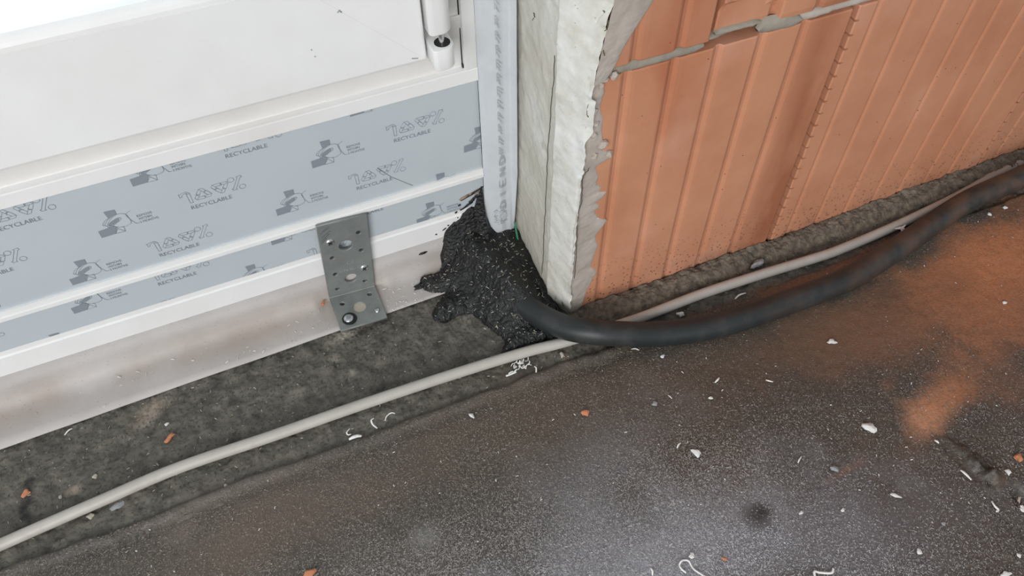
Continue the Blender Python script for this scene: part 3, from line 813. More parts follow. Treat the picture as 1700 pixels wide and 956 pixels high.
def hand(P, ox, oz):
    t = lambda L: [(ox+a, oz+b) for a, b in L]
    P.poly(t([(.3, 6.8), (0, 0), (9.6, .3), (12.4, 6.2), (10.4, 7.6)]))                       # film still on the part
    P.line(t([(.3, 6.8), (0, 0), (9.6, .3)]), .25)
    P.poly(t([(9.6, .3), (12.8, 6.2), (9.4, 9.4), (8.2, 8.0), (10.0, 7.2), (8.4, 3.2)]))      # film being peeled
    P.line(t([(9.6, .2), (16.4, 0), (16.9, 4.8), (15.6, 5.0)]), .33)
    P.line(t([(9.6, .2), (12.6, 4.6), (16.4, 0)]), .33); P.line(t([(12.6, 4.6), (12.9, 6.2)]), .3)
    P.poly(t([(10.2, 22.6), (17.4, 22.2), (17.2, 17.4), (14.2, 16.8), (10.9, 16.0)]))         # upper strip
    P.line(t([(10.9, 16.0), (10.2, 22.6), (17.4, 22.2), (17.2, 17.4)]), .25)
    P.poly(t([(8.8, 9.0), (9.6, 11.2), (14.6, 13.4), (16.6, 13.6), (17.0, 12.2), (16.0, 11.0), (12.0, 9.0), (9.4, 8.4)]))
    P.line(catmull(t([(17.2, 17.4), (20, 17.0), (22.5, 15.2), (23.1, 10.5), (22.9, 6.4), (19.5, 4.6), (15.8, 4.6), (12.2, 6.4), (11.2, 8.0), (12.4, 9.0), (16.0, 10.8), (17.8, 11.8), (18.0, 13.4), (16.8, 14.0), (14.4, 13.6), (9.4, 11.2), (8.4, 8.6)]), 4), .34)
    P.line(catmull(t([(17.2, 17.4), (13.0, 15.4), (8.8, 11.6), (7.4, 8.4), (8.2, 7.2)]), 4), .34)
    P.line(catmull(t([(13.8, 16.6), (9.6, 14.6), (6.8, 11.4), (6.4, 9.8), (7.6, 9.4)]), 4), .34)
    P.line(catmull(t([(11.8, 16.2), (8.2, 14.8), (5.6, 12.2), (5.4, 10.6), (6.6, 10.4)]), 4), .34)
    P.line(catmull(t([(26.5, 17.6), (22.6, 15.4), (22.5, 12.4), (24.4, 7.0), (25.9, 4.3), (27.8, 4.2)]), 4), .34)
    text(P, 'REMOVE', ox+28.3, oz+9.6, 10.6, 2.2); text(P, 'WITHIN', ox+28.3, oz+6.5, 9.4, 2.2); text(P, '3 MONTHS', ox+28.3, oz+3.3, 12.9, 2.2)

def tri_loop(P, cx, cz, flip):
    pol = lambda r, a: (cx+r*math.cos(math.radians(a)), cz+flip*r*.88*math.sin(math.radians(a)))
    for k in range(3):
        a0 = 90+120*k
        c0, c1, c2 = np.array(pol(8.6, a0)), np.array(pol(8.6, a0+120)), np.array(pol(8.6, a0-120))
        i0, i1, i2 = np.array(pol(4.0, a0)), np.array(pol(4.0, a0+120)), np.array(pol(4.0, a0-120))
        t1, t2 = c0+(c1-c0)*.17, c0+(c2-c0)*.17
        e1, e2 = c0+(c1-c0)*.52, c0+(c2-c0)*.44
        f1, f2 = i0+(i1-i0)*.50, i0+(i2-i0)*.40
        tip = (e1+f1)/2+(c1-c0)/np.linalg.norm(c1-c0)*1.5
        q = [t1, e1+(e1-f1)*.16, tip, f1+(f1-e1)*.16, f1, i0, f2, e2, t2]
        P.line([tuple(p) for p in q], .32, close=True)
        P.line([tuple(t1), tuple(i0)], .26)

def hundred(P, ox, oz):
    t = lambda L: [(ox+a, oz+b) for a, b in L]
    P.line(t([(.9, 6.4), (3.0, 6.2), (3.2, 15.6), (1.4, 17.7), (-1.0, 17.6), (-3.7, 16.6), (-4.3, 17.0), (-4.1, 13.6), (-2.4, 14.0), (-2.8, 14.9), (-.8, 16.3), (.8, 16.6)]), .33, close=True)
    P.line(t([(.8, 16.6), (2.0, 15.2), (3.2, 15.6)]), .26)
    tri_loop(P, ox+11.2, oz+11.4, 1); tri_loop(P, ox+24.6, oz+13.4, -1)
    P.line(t([(31.7, 8.6), (32.5, 6.9), (35.3, 7.0), (34.7, 7.9), (40.0, 17.2), (41.2, 17.4), (40.6, 19.3), (37.5, 18.8), (38.0, 17.9), (32.7, 8.6)]), .33, close=True)
    circ = lambda x, z, r: [(ox+x+r*math.cos(a*math.pi/7), oz+z+r*.92*math.sin(a*math.pi/7)) for a in range(14)]
    P.line(circ(33.2, 17.2, 2.3), .33, close=True); P.line(circ(39.4, 8.3, 2.3), .33, close=True)
    text(P, 'RECYCLABLE', ox, oz, 29.6, 3.5)

A_, B_ = (156.6, 9.0), (36.2, 37.6)
for (ox, oz, fo, z0, z1) in ((22.3, 165.0, film_up, zD, zE), (-25.9, 97.4, film_lo, zB, zC)):
    P = Print(XL, XRt+.0002, z0+.0002, z1-.0002)
    for i in range(-7, 3):
        for j in range(-5, 12):
            hx, hz = ox+i*A_[0]+j*B_[0], oz+i*A_[1]+j*B_[1]
            if -1000 < hx < 190 and z0*1000-45 < hz < z1*1000+25:
                hand(P, hx, hz)
            hundred(P, hx+64.7, hz+2.3) if z0*1000-45 < hz < z1*1000+25 and -1000 < hx+64 < 190 else None
    P.build(fo)
# a scratch in the wide film and its continuation in the narrow one
scr = [aty(627, 280, YW-.0005), aty(650, 294, YW-.0005), aty(685, 308, YW-.0005)]
V_, F_ = tube_mesh(np.array(scr), .00022, 4); o = obj('scratch', V_, F_, PRINTLINE, film_up)

# ---- sash (one profile, mitred at the lower right corner), bead, glass
SX, SZ = .1165, .2462
SP = [(YW, .0006), (.4402, .0002), (.4392, .0005), (.4384, .0012), (.4380, .0024), (.4380, .0742), (.4388, .0746), (.4388, .0750), (.4380, .0754), (.4382, .0775), (.4390, .0798), (.4406, .0818), (.4430, .0832), (.4470, .0840), (.470, .0843), (.50, .0843), (.50, .0006)]
def sash(name, vertical, far, sel, mt, gap=.00003):
    n = len(sel); V = []
    for y, d in sel: V.append((SX-d, y, SZ+d) if True else 0)
    if vertical: V = [(x, y, z+gap) for x, y, z in V]; V += [(SX-d, y, far) for y, d in sel]
    else: V = [(x-gap, y, z) for x, y, z in V]; V += [(far, y, SZ+d) for y, d in sel]
    F = [(i, (i+1) % n, n+(i+1) % n, n+i) for i in range(n)]+[tuple(range(n)), tuple(range(2*n-1, n-1, -1))]
    o = obj(name, V, F, mt, door)
    bm = bmesh.new(); bm.from_mesh(o.data); bmesh.ops.recalc_face_normals(bm, faces=bm.faces)
    for f_ in bm.faces: f_.smooth = False
    bm.to_mesh(o.data); bm.free(); return o
main = SP[:8]+[(.50, .0750), (.50, .0006)]
bead = [(.4388, .0751)]+SP[8:15]+[(.470, .0751)]
sash('sash_rail', False, XL, main, WHITE); sash('sash_stile', True, 2.1, main, WHITE)
sash('glazing_bead', False, XL, bead, WHITE); sash('glazing_bead', True, 2.1, bead, WHITE)
v, f = box(XL, SX-.080, .4625, .4665, SZ+.080, 2.08); tag(obj('pane', v, f, GLASS, door), 'clear glass')
v, f = box(XL, XL+.07, .44, .51, zA, 2.12); obj('left_jamb', v, f, WHITE, door)
v, f = box(XL, XRt, .44, .51, 2.08, 2.16); obj('head_profile', v, f, WHITE, door)

# ---- hinge
def rounded(name, x0, x1, y0, y1, z0, z1, r, mt, parent):
    n = 8; pts = [(x0, y1), (x0, y0+r*.35), (x0+r*.1, y0+r*.1), (x0+r*.35, y0)]
    for k in range(n+1):
        a = -math.pi/2+math.pi/2*k/n; pts.append((x1-r+r*math.cos(a), y0+r+r*math.sin(a)))
    pts.append((x1, y1)); m = len(pts)
    V = [(a, b, z0) for a, b in pts]+[(a, b, z1) for a, b in pts]
    F = [(i, (i+1) % m, m+(i+1) % m, m+i) for i in range(m)]+[tuple(range(m-1, -1, -1)), tuple(range(m, 2*m))]
    o = obj(name, V, F, mt, parent); return bevel_obj(o, .0005, 2)
hx0, hx1 = .1166, .1338
hinge = empty('hinge', (0, 0, 0), door)
rounded('hinge_sleeve', hx0+.0012, hx1+.0008, .4305, .4500, .2690, .42, .009, WHITE, hinge)
rounded('hinge_body', hx0+.0012, hx1+.0002, .4262, .4600, .2440, .2600, .008, WHITE, hinge)
V_, F_ = tube_mesh(np.array([[.1268, .4350, .2585], [.1268, .4350, .2604]]), .0056, 16); obj('hinge_seat', V_, F_, BLACK, hinge)
V_, F_ = tube_mesh(np.array([[.1262, .4338, .258], [.1262, .4338, .2700]]), .0019, 12); obj('hinge_pin', V_, F_, CHROME, hinge)
# pencilled marks and a chip on the sash near the hinge
for (x, y, L, an) in ((689, 97, .0045, -15), (562, 19, .0022, 40), (565, 19, .0022, 130), (517, 83, .0008, 0), (523, 94, .0008, 0)):
    p = aty(x, y, .4377); a = math.radians(an); d = np.array([math.cos(a), 0, math.sin(a)])*L/2
    V_, F_ = tube_mesh(np.array([p-d, p, p+d]), .0004, 4); obj('scuff_mark', V_, F_, CRUMBG, door)

# terrace and outside of the wall
tr = empty('terrace'); tag(tr, 'pale concrete terrace outside the door', kind='structure')
v, f = box(-3, 2.4, .60, 4.5, -.2, -.03); obj('paving', v, f, CONCRETE, tr)
v, f = box(-2.6, XRt+.06, .515, .62, -.06, zA); obj('threshold', v, f, CONCRETE, tr)

# ------------------------------------------------------------------ membrane under the door
pr = [(YW-.0017, zA+.004), (YW-.0020, zA-.002), (YW-.0026, .030), (YW-.0034, .020), (YW-.0048, .012), (YW-.0080, .0065), (YW-.0130, .0040), (YW-.0200, .0032), (YW-.028, .0028), (YW-.035, .0026), (0, .0024)]
xs = np.arange(-.94, .1521, .004)
V = []
for x in xs:
    edge = np.interp(x, [-.60, -.281, -.111, .10, .16], [.4170, .4176, .4210, .4245, .4260])+.0007*fbm(np.array([x]), np.array([0.]), .06, 2, 121)[0]
    for i, (y, z) in enumerate(pr):
        yy = y if i < len(pr)-1 else edge
        if -.004 < x < .056 and 3 <= i <= 7: yy = YW-.0034-(i-3)*.0006; z = [0, 0, 0, .018, .009, .0040, .0032, .0030][i]
        wv = 0 if -.008 < x < .060 else .0012*fbm(np.array([x]), np.array([i*.02]), .05, 2, 122)[0]*(i > 1)
        V.append((x, yy-abs(wv)*.5, z+abs(wv)*.7*(i > 4)))
n = len(pr)
memb = npobj('sealing_membrane', V, grid_faces(len(xs), n)[:, ::-1], MEMB)
so = memb.modifiers.new('thickness', 'SOLIDIFY'); so.thickness = .0006; so.offset = 0
tag(memb, 'pale dusty sealing membrane lying from under the door frame onto the floor', 'membrane')

# ------------------------------------------------------------------ angle bracket
def plate(outline, holes, th):
    c = bpy.data.curves.new('plate', 'CURVE'); c.dimensions = '2D'; c.fill_mode = 'BOTH'; c.extrude = th/2-.0003; c.bevel_depth = .0003; c.bevel_resolution = 1
    def spl(pts):
        s_ = c.splines.new('POLY'); s_.points.add(len(pts)-1)
        for p_, (a, b) in zip(s_.points, pts): p_.co = (a, b, 0, 1)
        s_.use_cyclic_u = True
    spl(outline)
    for (a, b, r) in holes: spl([(a+r*math.cos(2*math.pi*k/20), b+r*math.sin(2*math.pi*k/20)) for k in range(20)])
    o = bpy.data.objects.new('plate', c); COL.objects.link(o)
    dg = bpy.context.evaluated_depsgraph_get(); me = bpy.data.meshes.new_from_object(o.evaluated_get(dg))
    bpy.data.objects.remove(o); bpy.data.curves.remove(c)
    return me
W2, HV, LL, TH = .0210, .0955, .0410, .0024
br = empty('angle_bracket', (.0250, YW-.0048, .0058)); br.rotation_euler = (0, math.radians(4.6), 0)
tag(br, 'zinc plated steel angle bracket screwed to the lower door frame and floor', 'bracket')
loc_v = lambda u, v_: (-W2+2*W2*u, HV*(1-v_))
vh = [(.51, .317, .0063), (.517, .778, .0060), (.205, .224, .0024), (.80, .196, .0024), (.20, .438, .0024), (.81, .432, .0024), (.82, .676, .0024), (.203, .668, .0024), (.805, .87, .0024), (.20, .882, .0024)]
me1 = plate([(-W2, .003), (W2, .003), (W2, HV), (-W2, HV)], [(*loc_v(u, v_), r) for u, v_, r in vh], TH)
lh = [(.21, .31, .0024), (.83, .25, .0024), (.53, .53, .0062), (.23, .77, .0024), (.857, .76, .0024)]
loc_l = lambda u, v_: (-W2+2*W2*u, -LL*v_)
me2 = plate([(-W2, -LL), (W2, -LL), (W2, -.003), (-W2, -.003)], [(*loc_l(u, v_), r) for u, v_, r in lh], TH)
bm = bmesh.new()
me1.transform(Matrix.Translation((0, -TH/2, 0)) @ Matrix.Rotation(math.radians(90), 4, 'X')); bm.from_mesh(me1)
me2.transform(Matrix.Translation((0, 0, TH/2-.0005))); bm.from_mesh(me2)
# rounded bend
nb = 8; ring = []
for k in range(nb+1):
    a = math.pi/2*k/nb
    yi, zi = -.003+.0005*math.sin(a)*1, .003-.0005*math.cos(a)*1
    cy, cz = -.0030-.0002, .0030
    ro, ri = .0032, .0032-TH
    row = [bm.verts.new((sx, cy+r_*math.sin(a), cz-r_*math.cos(a)-.0003)) for r_ in (ro, ri) for sx in (-W2, W2)]
    ring.append(row)
for r0, r1 in zip(ring[:-1], ring[1:]):
    for a, b in ((0, 1), (2, 3), (0, 2), (1, 3)): bm.faces.new((r0[a], r0[b], r1[b], r1[a]))
bmesh.ops.recalc_face_normals(bm, faces=bm.faces)
me = bpy.data.meshes.new('bracket_body'); bm.to_mesh(me); bm.free(); me.materials.append(ZINC)
bb = bpy.data.objects.new('bracket_body', me); bb.parent = br; COL.objects.link(bb)
def screw(p, nrm, r, cross=True, name='screw', label=None):
    e = empty(name, p, br); e.rotation_euler = Vector(nrm).to_track_quat('Z', 'Y').to_euler()
    rings = [(r, -.0004), (r, .0004), (r*.86, .0011), (r*.55, .0016), (r*.3, .0018)]
    V = []; F = []; n = 20
    for rr, z in rings: V += [(rr*math.cos(2*math.pi*k/n), rr*math.sin(2*math.pi*k/n), z) for k in range(n)]
    for i in range(len(rings)-1): F += [(i*n+k, i*n+(k+1) % n, (i+1)*n+(k+1) % n, (i+1)*n+k) for k in range(n)]
    F.append(tuple((len(rings)-1)*n+k for k in range(n)))
    obj('screw_head', V, F, SCREW, e, smooth=True)
    if cross:
        V = []; F = []
        for w, l in ((.13, .55), (.55, .13)):
            b, ff = box(-r*w, r*w, -r*l, r*l, .0012, .00185); k = len(V); V += b; F += [tuple(i+k for i in q) for q in ff]
        ang = random.uniform(.2, 1.2); V = [(a*math.cos(ang)-b*math.sin(ang), a*math.sin(ang)+b*math.cos(ang), c_) for a, b, c_ in V]
        obj('cross_recess', V, F, BLACK, e)
    return e
for u, v_ in ((.205, .224), (.82, .676)):
    a, b = loc_v(u, v_); screw((a, -TH-.0001, b), (0, -1, .15), .0037)
a, b = loc_l(.857, .76); screw((a, b, TH-.0002), (.1, 0, 1), .0024, False)
a, b = loc_l(.23, .77)
V_, F_ = tube_mesh(np.array([[a+.0008, b, TH-.0004], [a+.0008, b, TH+.0004]]), .0066, 20); tag(obj('sealing_washer', V_, F_, BLACK, br), 'black rubber washer under the floor screw')
e = screw((a, b, TH+.0010), (0, 0, 1), .0044, False)
V_, F_ = tube_mesh(np.array([[0, 0, .0014], [0, 0, .0021]]), .0022, 6); obj('hex_boss', V_, F_, SCREW, e)
V_, F_ = tube_mesh(np.array([[0, .0, -.0008], [0, 0, -.0002]]), .0066, 14); o = obj('mortar_plug', V_, F_, CRUMBT, br); o.location = (*loc_l(.53, .53), .0012)
# stamped marks
SV, SF = [], []
def stamp(body, u, v_, w, h, rot=0):
    x0, z0 = loc_v(u, v_)
    for t_ in text_tris(body):
        k = len(SV); SV.extend([(x0+a*w, -TH-.00012, z0+b*h) for a, b in t_]); SF.append((k, k+1, k+2))
stamp('CE', .47, .575, .0070, .0040); stamp('0769L-C', .30, .665, .0195, .0034)
STAMP = mat('stamped_steel', (.62, .64, .63, 1), rough=.35, metal=.7)
obj('stamped_marking', SV, SF, STAMP, br)
# felt pen scribble in the upper left corner
PEN = mat('pen_ink', (.05, .055, .06, 1), rough=.6)
V, F = [], []
for k, (u0, v0, u1, v1) in enumerate([(.05, .10, .22, .05), (.06, .15, .25, .085), (.05, .19, .22, .12), (.04, .22, .16, .17), (.1, .07, .24, .03)]):
    a, b = np.array([*loc_v(u0, v0)]), np.array([*loc_v(u1, v1)])
    q, ff = tube_mesh(np.array([[a[0], -TH-.00005, a[1]], [b[0], -TH-.00005, b[1]]]), .00035, 4); kk = len(V); V += q; F += [tuple(i+kk for i in g_) for g_ in ff]
obj('pen_scribble', V, F, PEN, br)

# ------------------------------------------------------------------ conduit and hose
cp = [(-80, 940), (0, 904), (166, 831.5), (298, 775.5), (450, 724), (587, 676), (712, 634), (806, 604), (880, 582), (945, 565), (1060, 528), (1161, 489), (1261, 456), (1350, 429), (1394, 414), (1477, 379), (1561, 340), (1611, 314), (1645, 294), (1700, 268)]
pts = [np.array([-1.0, .310, .0062]), np.array([-.60, .315, .0062])]+[atz(x, y, .0065) for x, y in cp]
pts += [pts[-1]+np.array([.12, .008, 0]), pts[-1]+np.array([.30, .012, 0])]
path = catmull(pts, 10); path[:, 2] = .0062
path[:, 1] = path[:, 1]
V_, F_ = tube_mesh(path, .0047, 18)
con = obj('plastic_conduit', V_, F_, CONDUIT, smooth=True)
tag(con, 'thin pale grey plastic conduit running along the floor, passing under the black hose', 'conduit')

RP = .0110
hp = [(1700, 292), (1600, 338), (1477, 421), (1410, 461), (1343, 489), (1200, 538), (1100, 554), (1030, 554), (983, 551), (935, 542), (890, 520), (850, 490), (808, 450)]
pts = []
def lift(x):
    return .0125+.0105*math.exp(-((x-.208)/.035)**2)+.0110*math.exp(-((x-.715)/.06)**2)
for x, y in hp:
    p = atz(x, y, .012); p = atz(x, y, lift(p[0])); pts.append(p)
pts = [pts[0]+np.array([.36, .030, -.004]), pts[0]+np.array([.14, .016, -.002])]+pts
pts += [np.array([.1415, .447, .020]), np.array([.138, .475, .026])]
path = catmull(pts, 10)
V_, F_ = tube_mesh(path, RP, 28)
hose = obj('black_hose', V_, F_, CABLE, smooth=True)
tag(hose, 'thick black hose curving out of the sealant lump across the floor along the brick wall', 'hose')

# ------------------------------------------------------------------ bitumen sealant lump
foot = [(698, 469), (704, 482), (720, 487), (742, 485), (728, 500), (717, 518), (721, 529), (738, 532), (757, 524), (780, 520), (802, 532), (822, 548), (839, 562), (834, 585), (850, 584), (877, 577), (900, 570), (918, 561)]
fp = [tuple(atz(x, y, .003)[:2]) for x, y in foot]
outl = fp+[(.186, .352), (.1870, .372), (.1885, .385), (.1895, .40), (.1895, .468), (.112, .468), (.1135, .456)]+[tuple(atz(x, y, .004)[:2]) for x, y in ((736, 446), (731, 456), (716, 458), (704, 460), (698, 464))]
def inside(X, Y, pts):
    c = np.zeros(X.shape, bool); n = len(pts)
    for i in range(n):
        x0, y0 = pts[i]; x1, y1 = pts[(i+1) % n]
        cond = ((y0 > Y) != (y1 > Y)); xi = x0+(Y-y0)*(x1-x0)/np.where(abs(y1-y0) < 1e-9, 1e-9, y1-y0)
        c ^= cond & (X < xi)
    return c
xs = np.arange(.078, .1915, .0010); ys = np.arange(.335, .4691, .0010)
X, Y = np.meshgrid(xs, ys, indexing='ij')
wx, wy = X+.0018*fbm(X, Y, .010, 3, 131), Y+.0018*fbm(X, Y, .010, 3, 132)
ins = inside(wx, wy, outl); d = poly_dist(wx, wy, outl+[outl[0]])
sd = np.where(ins, d, -d)
sdf = np.where((X > .172) | (Y > .450), np.maximum(sd, .006), sd)      # runs on into the wall and frame
base = .0085*np.clip(1-np.exp(-np.clip(sdf, 0, 1)/.005), 0, 1)
hose_line = [tuple(p[:2]) for p in path[40:] if p[0] < .21]
dp = poly_dist(X, Y, [tuple(p[:2]) for p in path if p[0] < .186 and p[1] > .342])
Hh = base+.0235*np.exp(-(dp/.016)**2)*np.clip((Y-.356)/.030, 0, 1)*np.clip(sdf/.01, 0, 1)
Hh += .010*np.exp(-((X-.175)/.020)**2)*np.clip((Y-.37)/.05, 0, 1)
fr = np.interp(X, [.10, .112, .124, .146, .155, .158, .1605, .164, .177, .19], [.004, .012, .036, .058, .072, .080, .046, .034, .016, .010])
fr = fr*(1+.30*fbm(X, X*0, .012, 3, 137))
Hh = np.maximum(Hh, fr*np.exp(-np.clip(.4610-Y, 0, 1)/.011))
Hh += (.0020*fbm(X, Y, .010, 3, 133)+.0016*np.abs(fbm(X, Y, .005, 3, 134)))*np.clip(sdf/.004, 0, 1)
Hh = np.where(sd < -.0005, np.where((X > .172) | ((Y > .455) & (X > .112)), Hh, -.009), Hh)
# where the hose dives in, the mass only hugs its flanks
F_ = grid_faces(*X.shape)
Zs_ = Hh+.0012+np.where(Hh > 0, np.interp(Y, [.421, .4235, .443, .452], [0, .0016, .0034, .0052]), 0)
ok = (Zs_.ravel() > -.003)
F_ = F_[ok[F_].any(axis=1)]
V_ = np.stack([X, Y, np.maximum(Zs_, -.004)], -1).reshape(-1, 3)
used = np.unique(F_); rem = -np.ones(len(V_), int); rem[used] = np.arange(len(used))
lump = npobj('bitumen_sealant', V_[used], rem[F_], BITUMEN)
tag(lump, 'lumpy shiny black bitumen sealant heaped in the corner around the hose', 'sealant')
def blob(p, rx, rz, plane, n=12, parent=lump, name='sealant_spot', mt=BITUMEN, ang=0):
    """a thin irregular dab: plane 'y' on the door front, 'z' on the floor"""
    V = [(0, 0, .0009)]; 
    for k in range(n):
        a = 2*math.pi*k/n; r = random.uniform(.65, 1.15)
        V.append((rx*r*math.cos(a), rz*r*math.sin(a), .0005))
    for k in range(n):
        a = 2*math.pi*k/n; V.append((V[1+k][0]*1.12, V[1+k][1]*1.12, -.0006))
    F = [(0, 1+k, 1+(k+1) % n) for k in range(n)]+[(1+k, 1+n+k, 1+n+(k+1) % n, 1+(k+1) % n) for k in range(n)]
    ca, sa = math.cos(ang), math.sin(ang)
    V = [(a*ca-b*sa, a*sa+b*ca, c_) for a, b, c_ in V]
    if plane == 'y': V = [(a, -c_, b) for a, b, c_ in V]
    return obj(name, [np.array(q)+p for q in V], F, mt, parent, smooth=True)
for x, y, rx, rz, an in [(702, 420, .0042, .0014, 0), (738, 380, .0022, .0007, .5), (744, 374, .0009, .0006, .3), (724, 389, .0009, .0007, 0), (757, 353, .0016, .0005, .5), (760, 361, .0006, .0005, 0),
                         (763, 341, .0015, .0007, .4), (771, 345, .005, .0004, .4), (784, 333, .0035, .0012, .4), (790, 327, .004, .0013, .45), (796, 332, .0018, .0012, .2), (779, 339, .004, .0008, .4), (777, 326, .007, .0007, .38), (790, 318, .0075, .0007, .38), (740, 387, .002, .0005, .5)]:
    zc_ = aty(x, y, YW)[2]
    p = aty(x, y, YW-(.0038 if zc_ < zA else .0016)); blob(p, rx, rz, 'y', ang=an)
BROWN = mat('burnt_brown_smear', (.22, .13, .075, 1), (.34, .24, .17, 1), 300, .6)
for x, y, rx, rz in [(771, 328, .0045, .0012), (782, 323, .005, .0012), (792, 319, .003, .0010), (795, 324, .0020, .001)]:
    blob(aty(x, y, YW-.0012), rx, rz, 'y', mt=BROWN, name='brown_smear', ang=.38)
p = atz(735, 447, .004)
for x, y, rx, ry in [(712, 443, .0022, .0012), (716, 449, .0010, .0018), (700, 474, .0075, .0035), (738, 447, .0035, .0020)]:
    blob(atz(x, y, .0045), rx, ry, 'z')
# green film edge showing at the plaster foot
GREEN = mat('green_film', (.02, .20, .10, 1), rough=.4)
ga, gb = np.array([.1852, .4545, .034]), np.array([.1845, .440, .004])
V_ = [ga, ga+[.0012, -.0008, 0], gb+[.0016, -.0012, 0], gb]; V_ += [q+np.array([.0004, .0004, 0]) for q in V_]
obj('green_film_edge', V_, [(0, 1, 2, 3), (7, 6, 5, 4), (0, 3, 7, 4), (1, 5, 6, 2)], GREEN, tape)

# ------------------------------------------------------------------ shavings and crumbs
def surf(x, y):
    """height of what lies on the ground at floor point x, y"""
    if .0785 < x < .190 and .336 < y < .4685:
        i, j = int(round((x-.078)/.001)), int(round((y-.335)/.001))
        if 0 <= i < Zs_.shape[0] and 0 <= j < Zs_.shape[1] and Zs_[i, j] > .002: return float(Zs_[i, j])
    if x < .13 and y > .422: return float(np.interp(y, [p[0] for p in pr[-2:3:-1]], [p[1] for p in pr[-2:3:-1]]))+.0008
    return .0012 if y > SEAM else float(sheet_z(x, y))+.0006

def slivers(n, gen, mt, name, label, cat, L=(.002, .0055), w=.00035):
    V, F = [], []
    for _ in range(n):
        x, y, z = gen(); a = random.uniform(0, math.pi); l = random.uniform(*L)/2; ww = w*random.uniform(.6, 1.6)
        dz = random.uniform(-.3, .3)*l; ca, sa = math.cos(a), math.sin(a); k = len(V)
        bn = random.uniform(-.3, .3)*l
        for u in (-1, 0, 1):
            ox_, oy_ = (bn if u == 0 else 0)*-sa, (bn if u == 0 else 0)*ca
            V.append((x+u*l*ca-ww*sa+ox_, y+u*l*sa+ww*ca+oy_, z+u*dz)); V.append((x+u*l*ca+ww*sa+ox_, y+u*l*sa-ww*ca+oy_, z+u*dz))
            V.append((x+u*l*ca+ox_, y+u*l*sa+oy_, z+u*dz+ww))
        for s_ in (0, 3): F += [(k+s_, k+s_+3, k+s_+5, k+s_+2), (k+s_+2, k+s_+5, k+s_+4, k+s_+1)]
    o = obj(name, V, F, mt); tag(o, label, cat, kind='stuff'); return o
def g_lump():
    while True:
        x, y = random.uniform(.08, .186), random.uniform(.338, .455)
        if inside(np.array([x]), np.array([y]), outl)[0]: return x, y, surf(x, y)+.0006
slivers(300, g_lump, STRAW, 'wood_shavings', 'tiny pale wood shavings sticking to the black sealant lump', 'shavings', (.0010, .0034), .00019)
def g_memb():
    while True:
        x, y = random.gauss(-.05, .12), random.uniform(.424, .450)
        if random.random() < .3: x = random.uniform(.05, .085)
        if -.30 < x < .09 and not (.0 < x < .05): return x, y, surf(x, y)+.0003
slivers(75, g_memb, CRUMBW, 'pale_shavings', 'pale shavings scattered over the dusty sealing membrane', 'shavings', (.0012, .0035), .0003)
def g_strip():
    x, y = random.uniform(-.30, .62), random.uniform(.317, .42)
    return x, y, .0022
slivers(420, g_strip, STRAW, 'wood_slivers', 'fine wood slivers strewn over the rough bitumen coat by the conduit', 'shavings', (.0008, .0026), .0002)
def g_sheet():
    while True:
        x, y = random.uniform(-.25, .70), random.uniform(.03, .31)
        return x, y, surf(x, y)+.0004
slivers(260, g_sheet, CRUMBW, 'white_specks', 'fine white specks strewn over the granular bitumen sheet', 'specks', (.0006, .0022), .00028)
def g_wall(): return random.uniform(.2, .7), random.uniform(.333, .356), .008
def rock(name, x, y, sx, sy, sz, mt, label, cat, ang=0, zoff=0.0, jag=.42, onz=None):
    p = atz(x, y, .004) if onz is None else atz(x, y, onz)
    z = surf(p[0], p[1]) if onz is None else onz
    bm = bmesh.new(); bmesh.ops.create_icosphere(bm, subdivisions=2, radius=1)
    ph = [random.uniform(0, 6) for _ in range(3)]
    for v_ in bm.verts:
        c = v_.co; f_ = 1+jag*(math.sin(3.1*c.x+ph[0])*math.sin(2.7*c.y+ph[1])+1.0*(random.random()-.5)); v_.co = Vector((c.x*sx*f_, c.y*sy*f_, c.z*sz*(1+.4*(f_-1))))
    me = bpy.data.meshes.new(name); bm.to_mesh(me); bm.free(); me.materials.append(mt)
    o = bpy.data.objects.new(name, me); o.location = (p[0], p[1], z+sz*.75+zoff); o.rotation_euler = (0, 0, math.radians(ang)); COL.objects.link(o)
    return tag(o, label, cat)
MM = .001
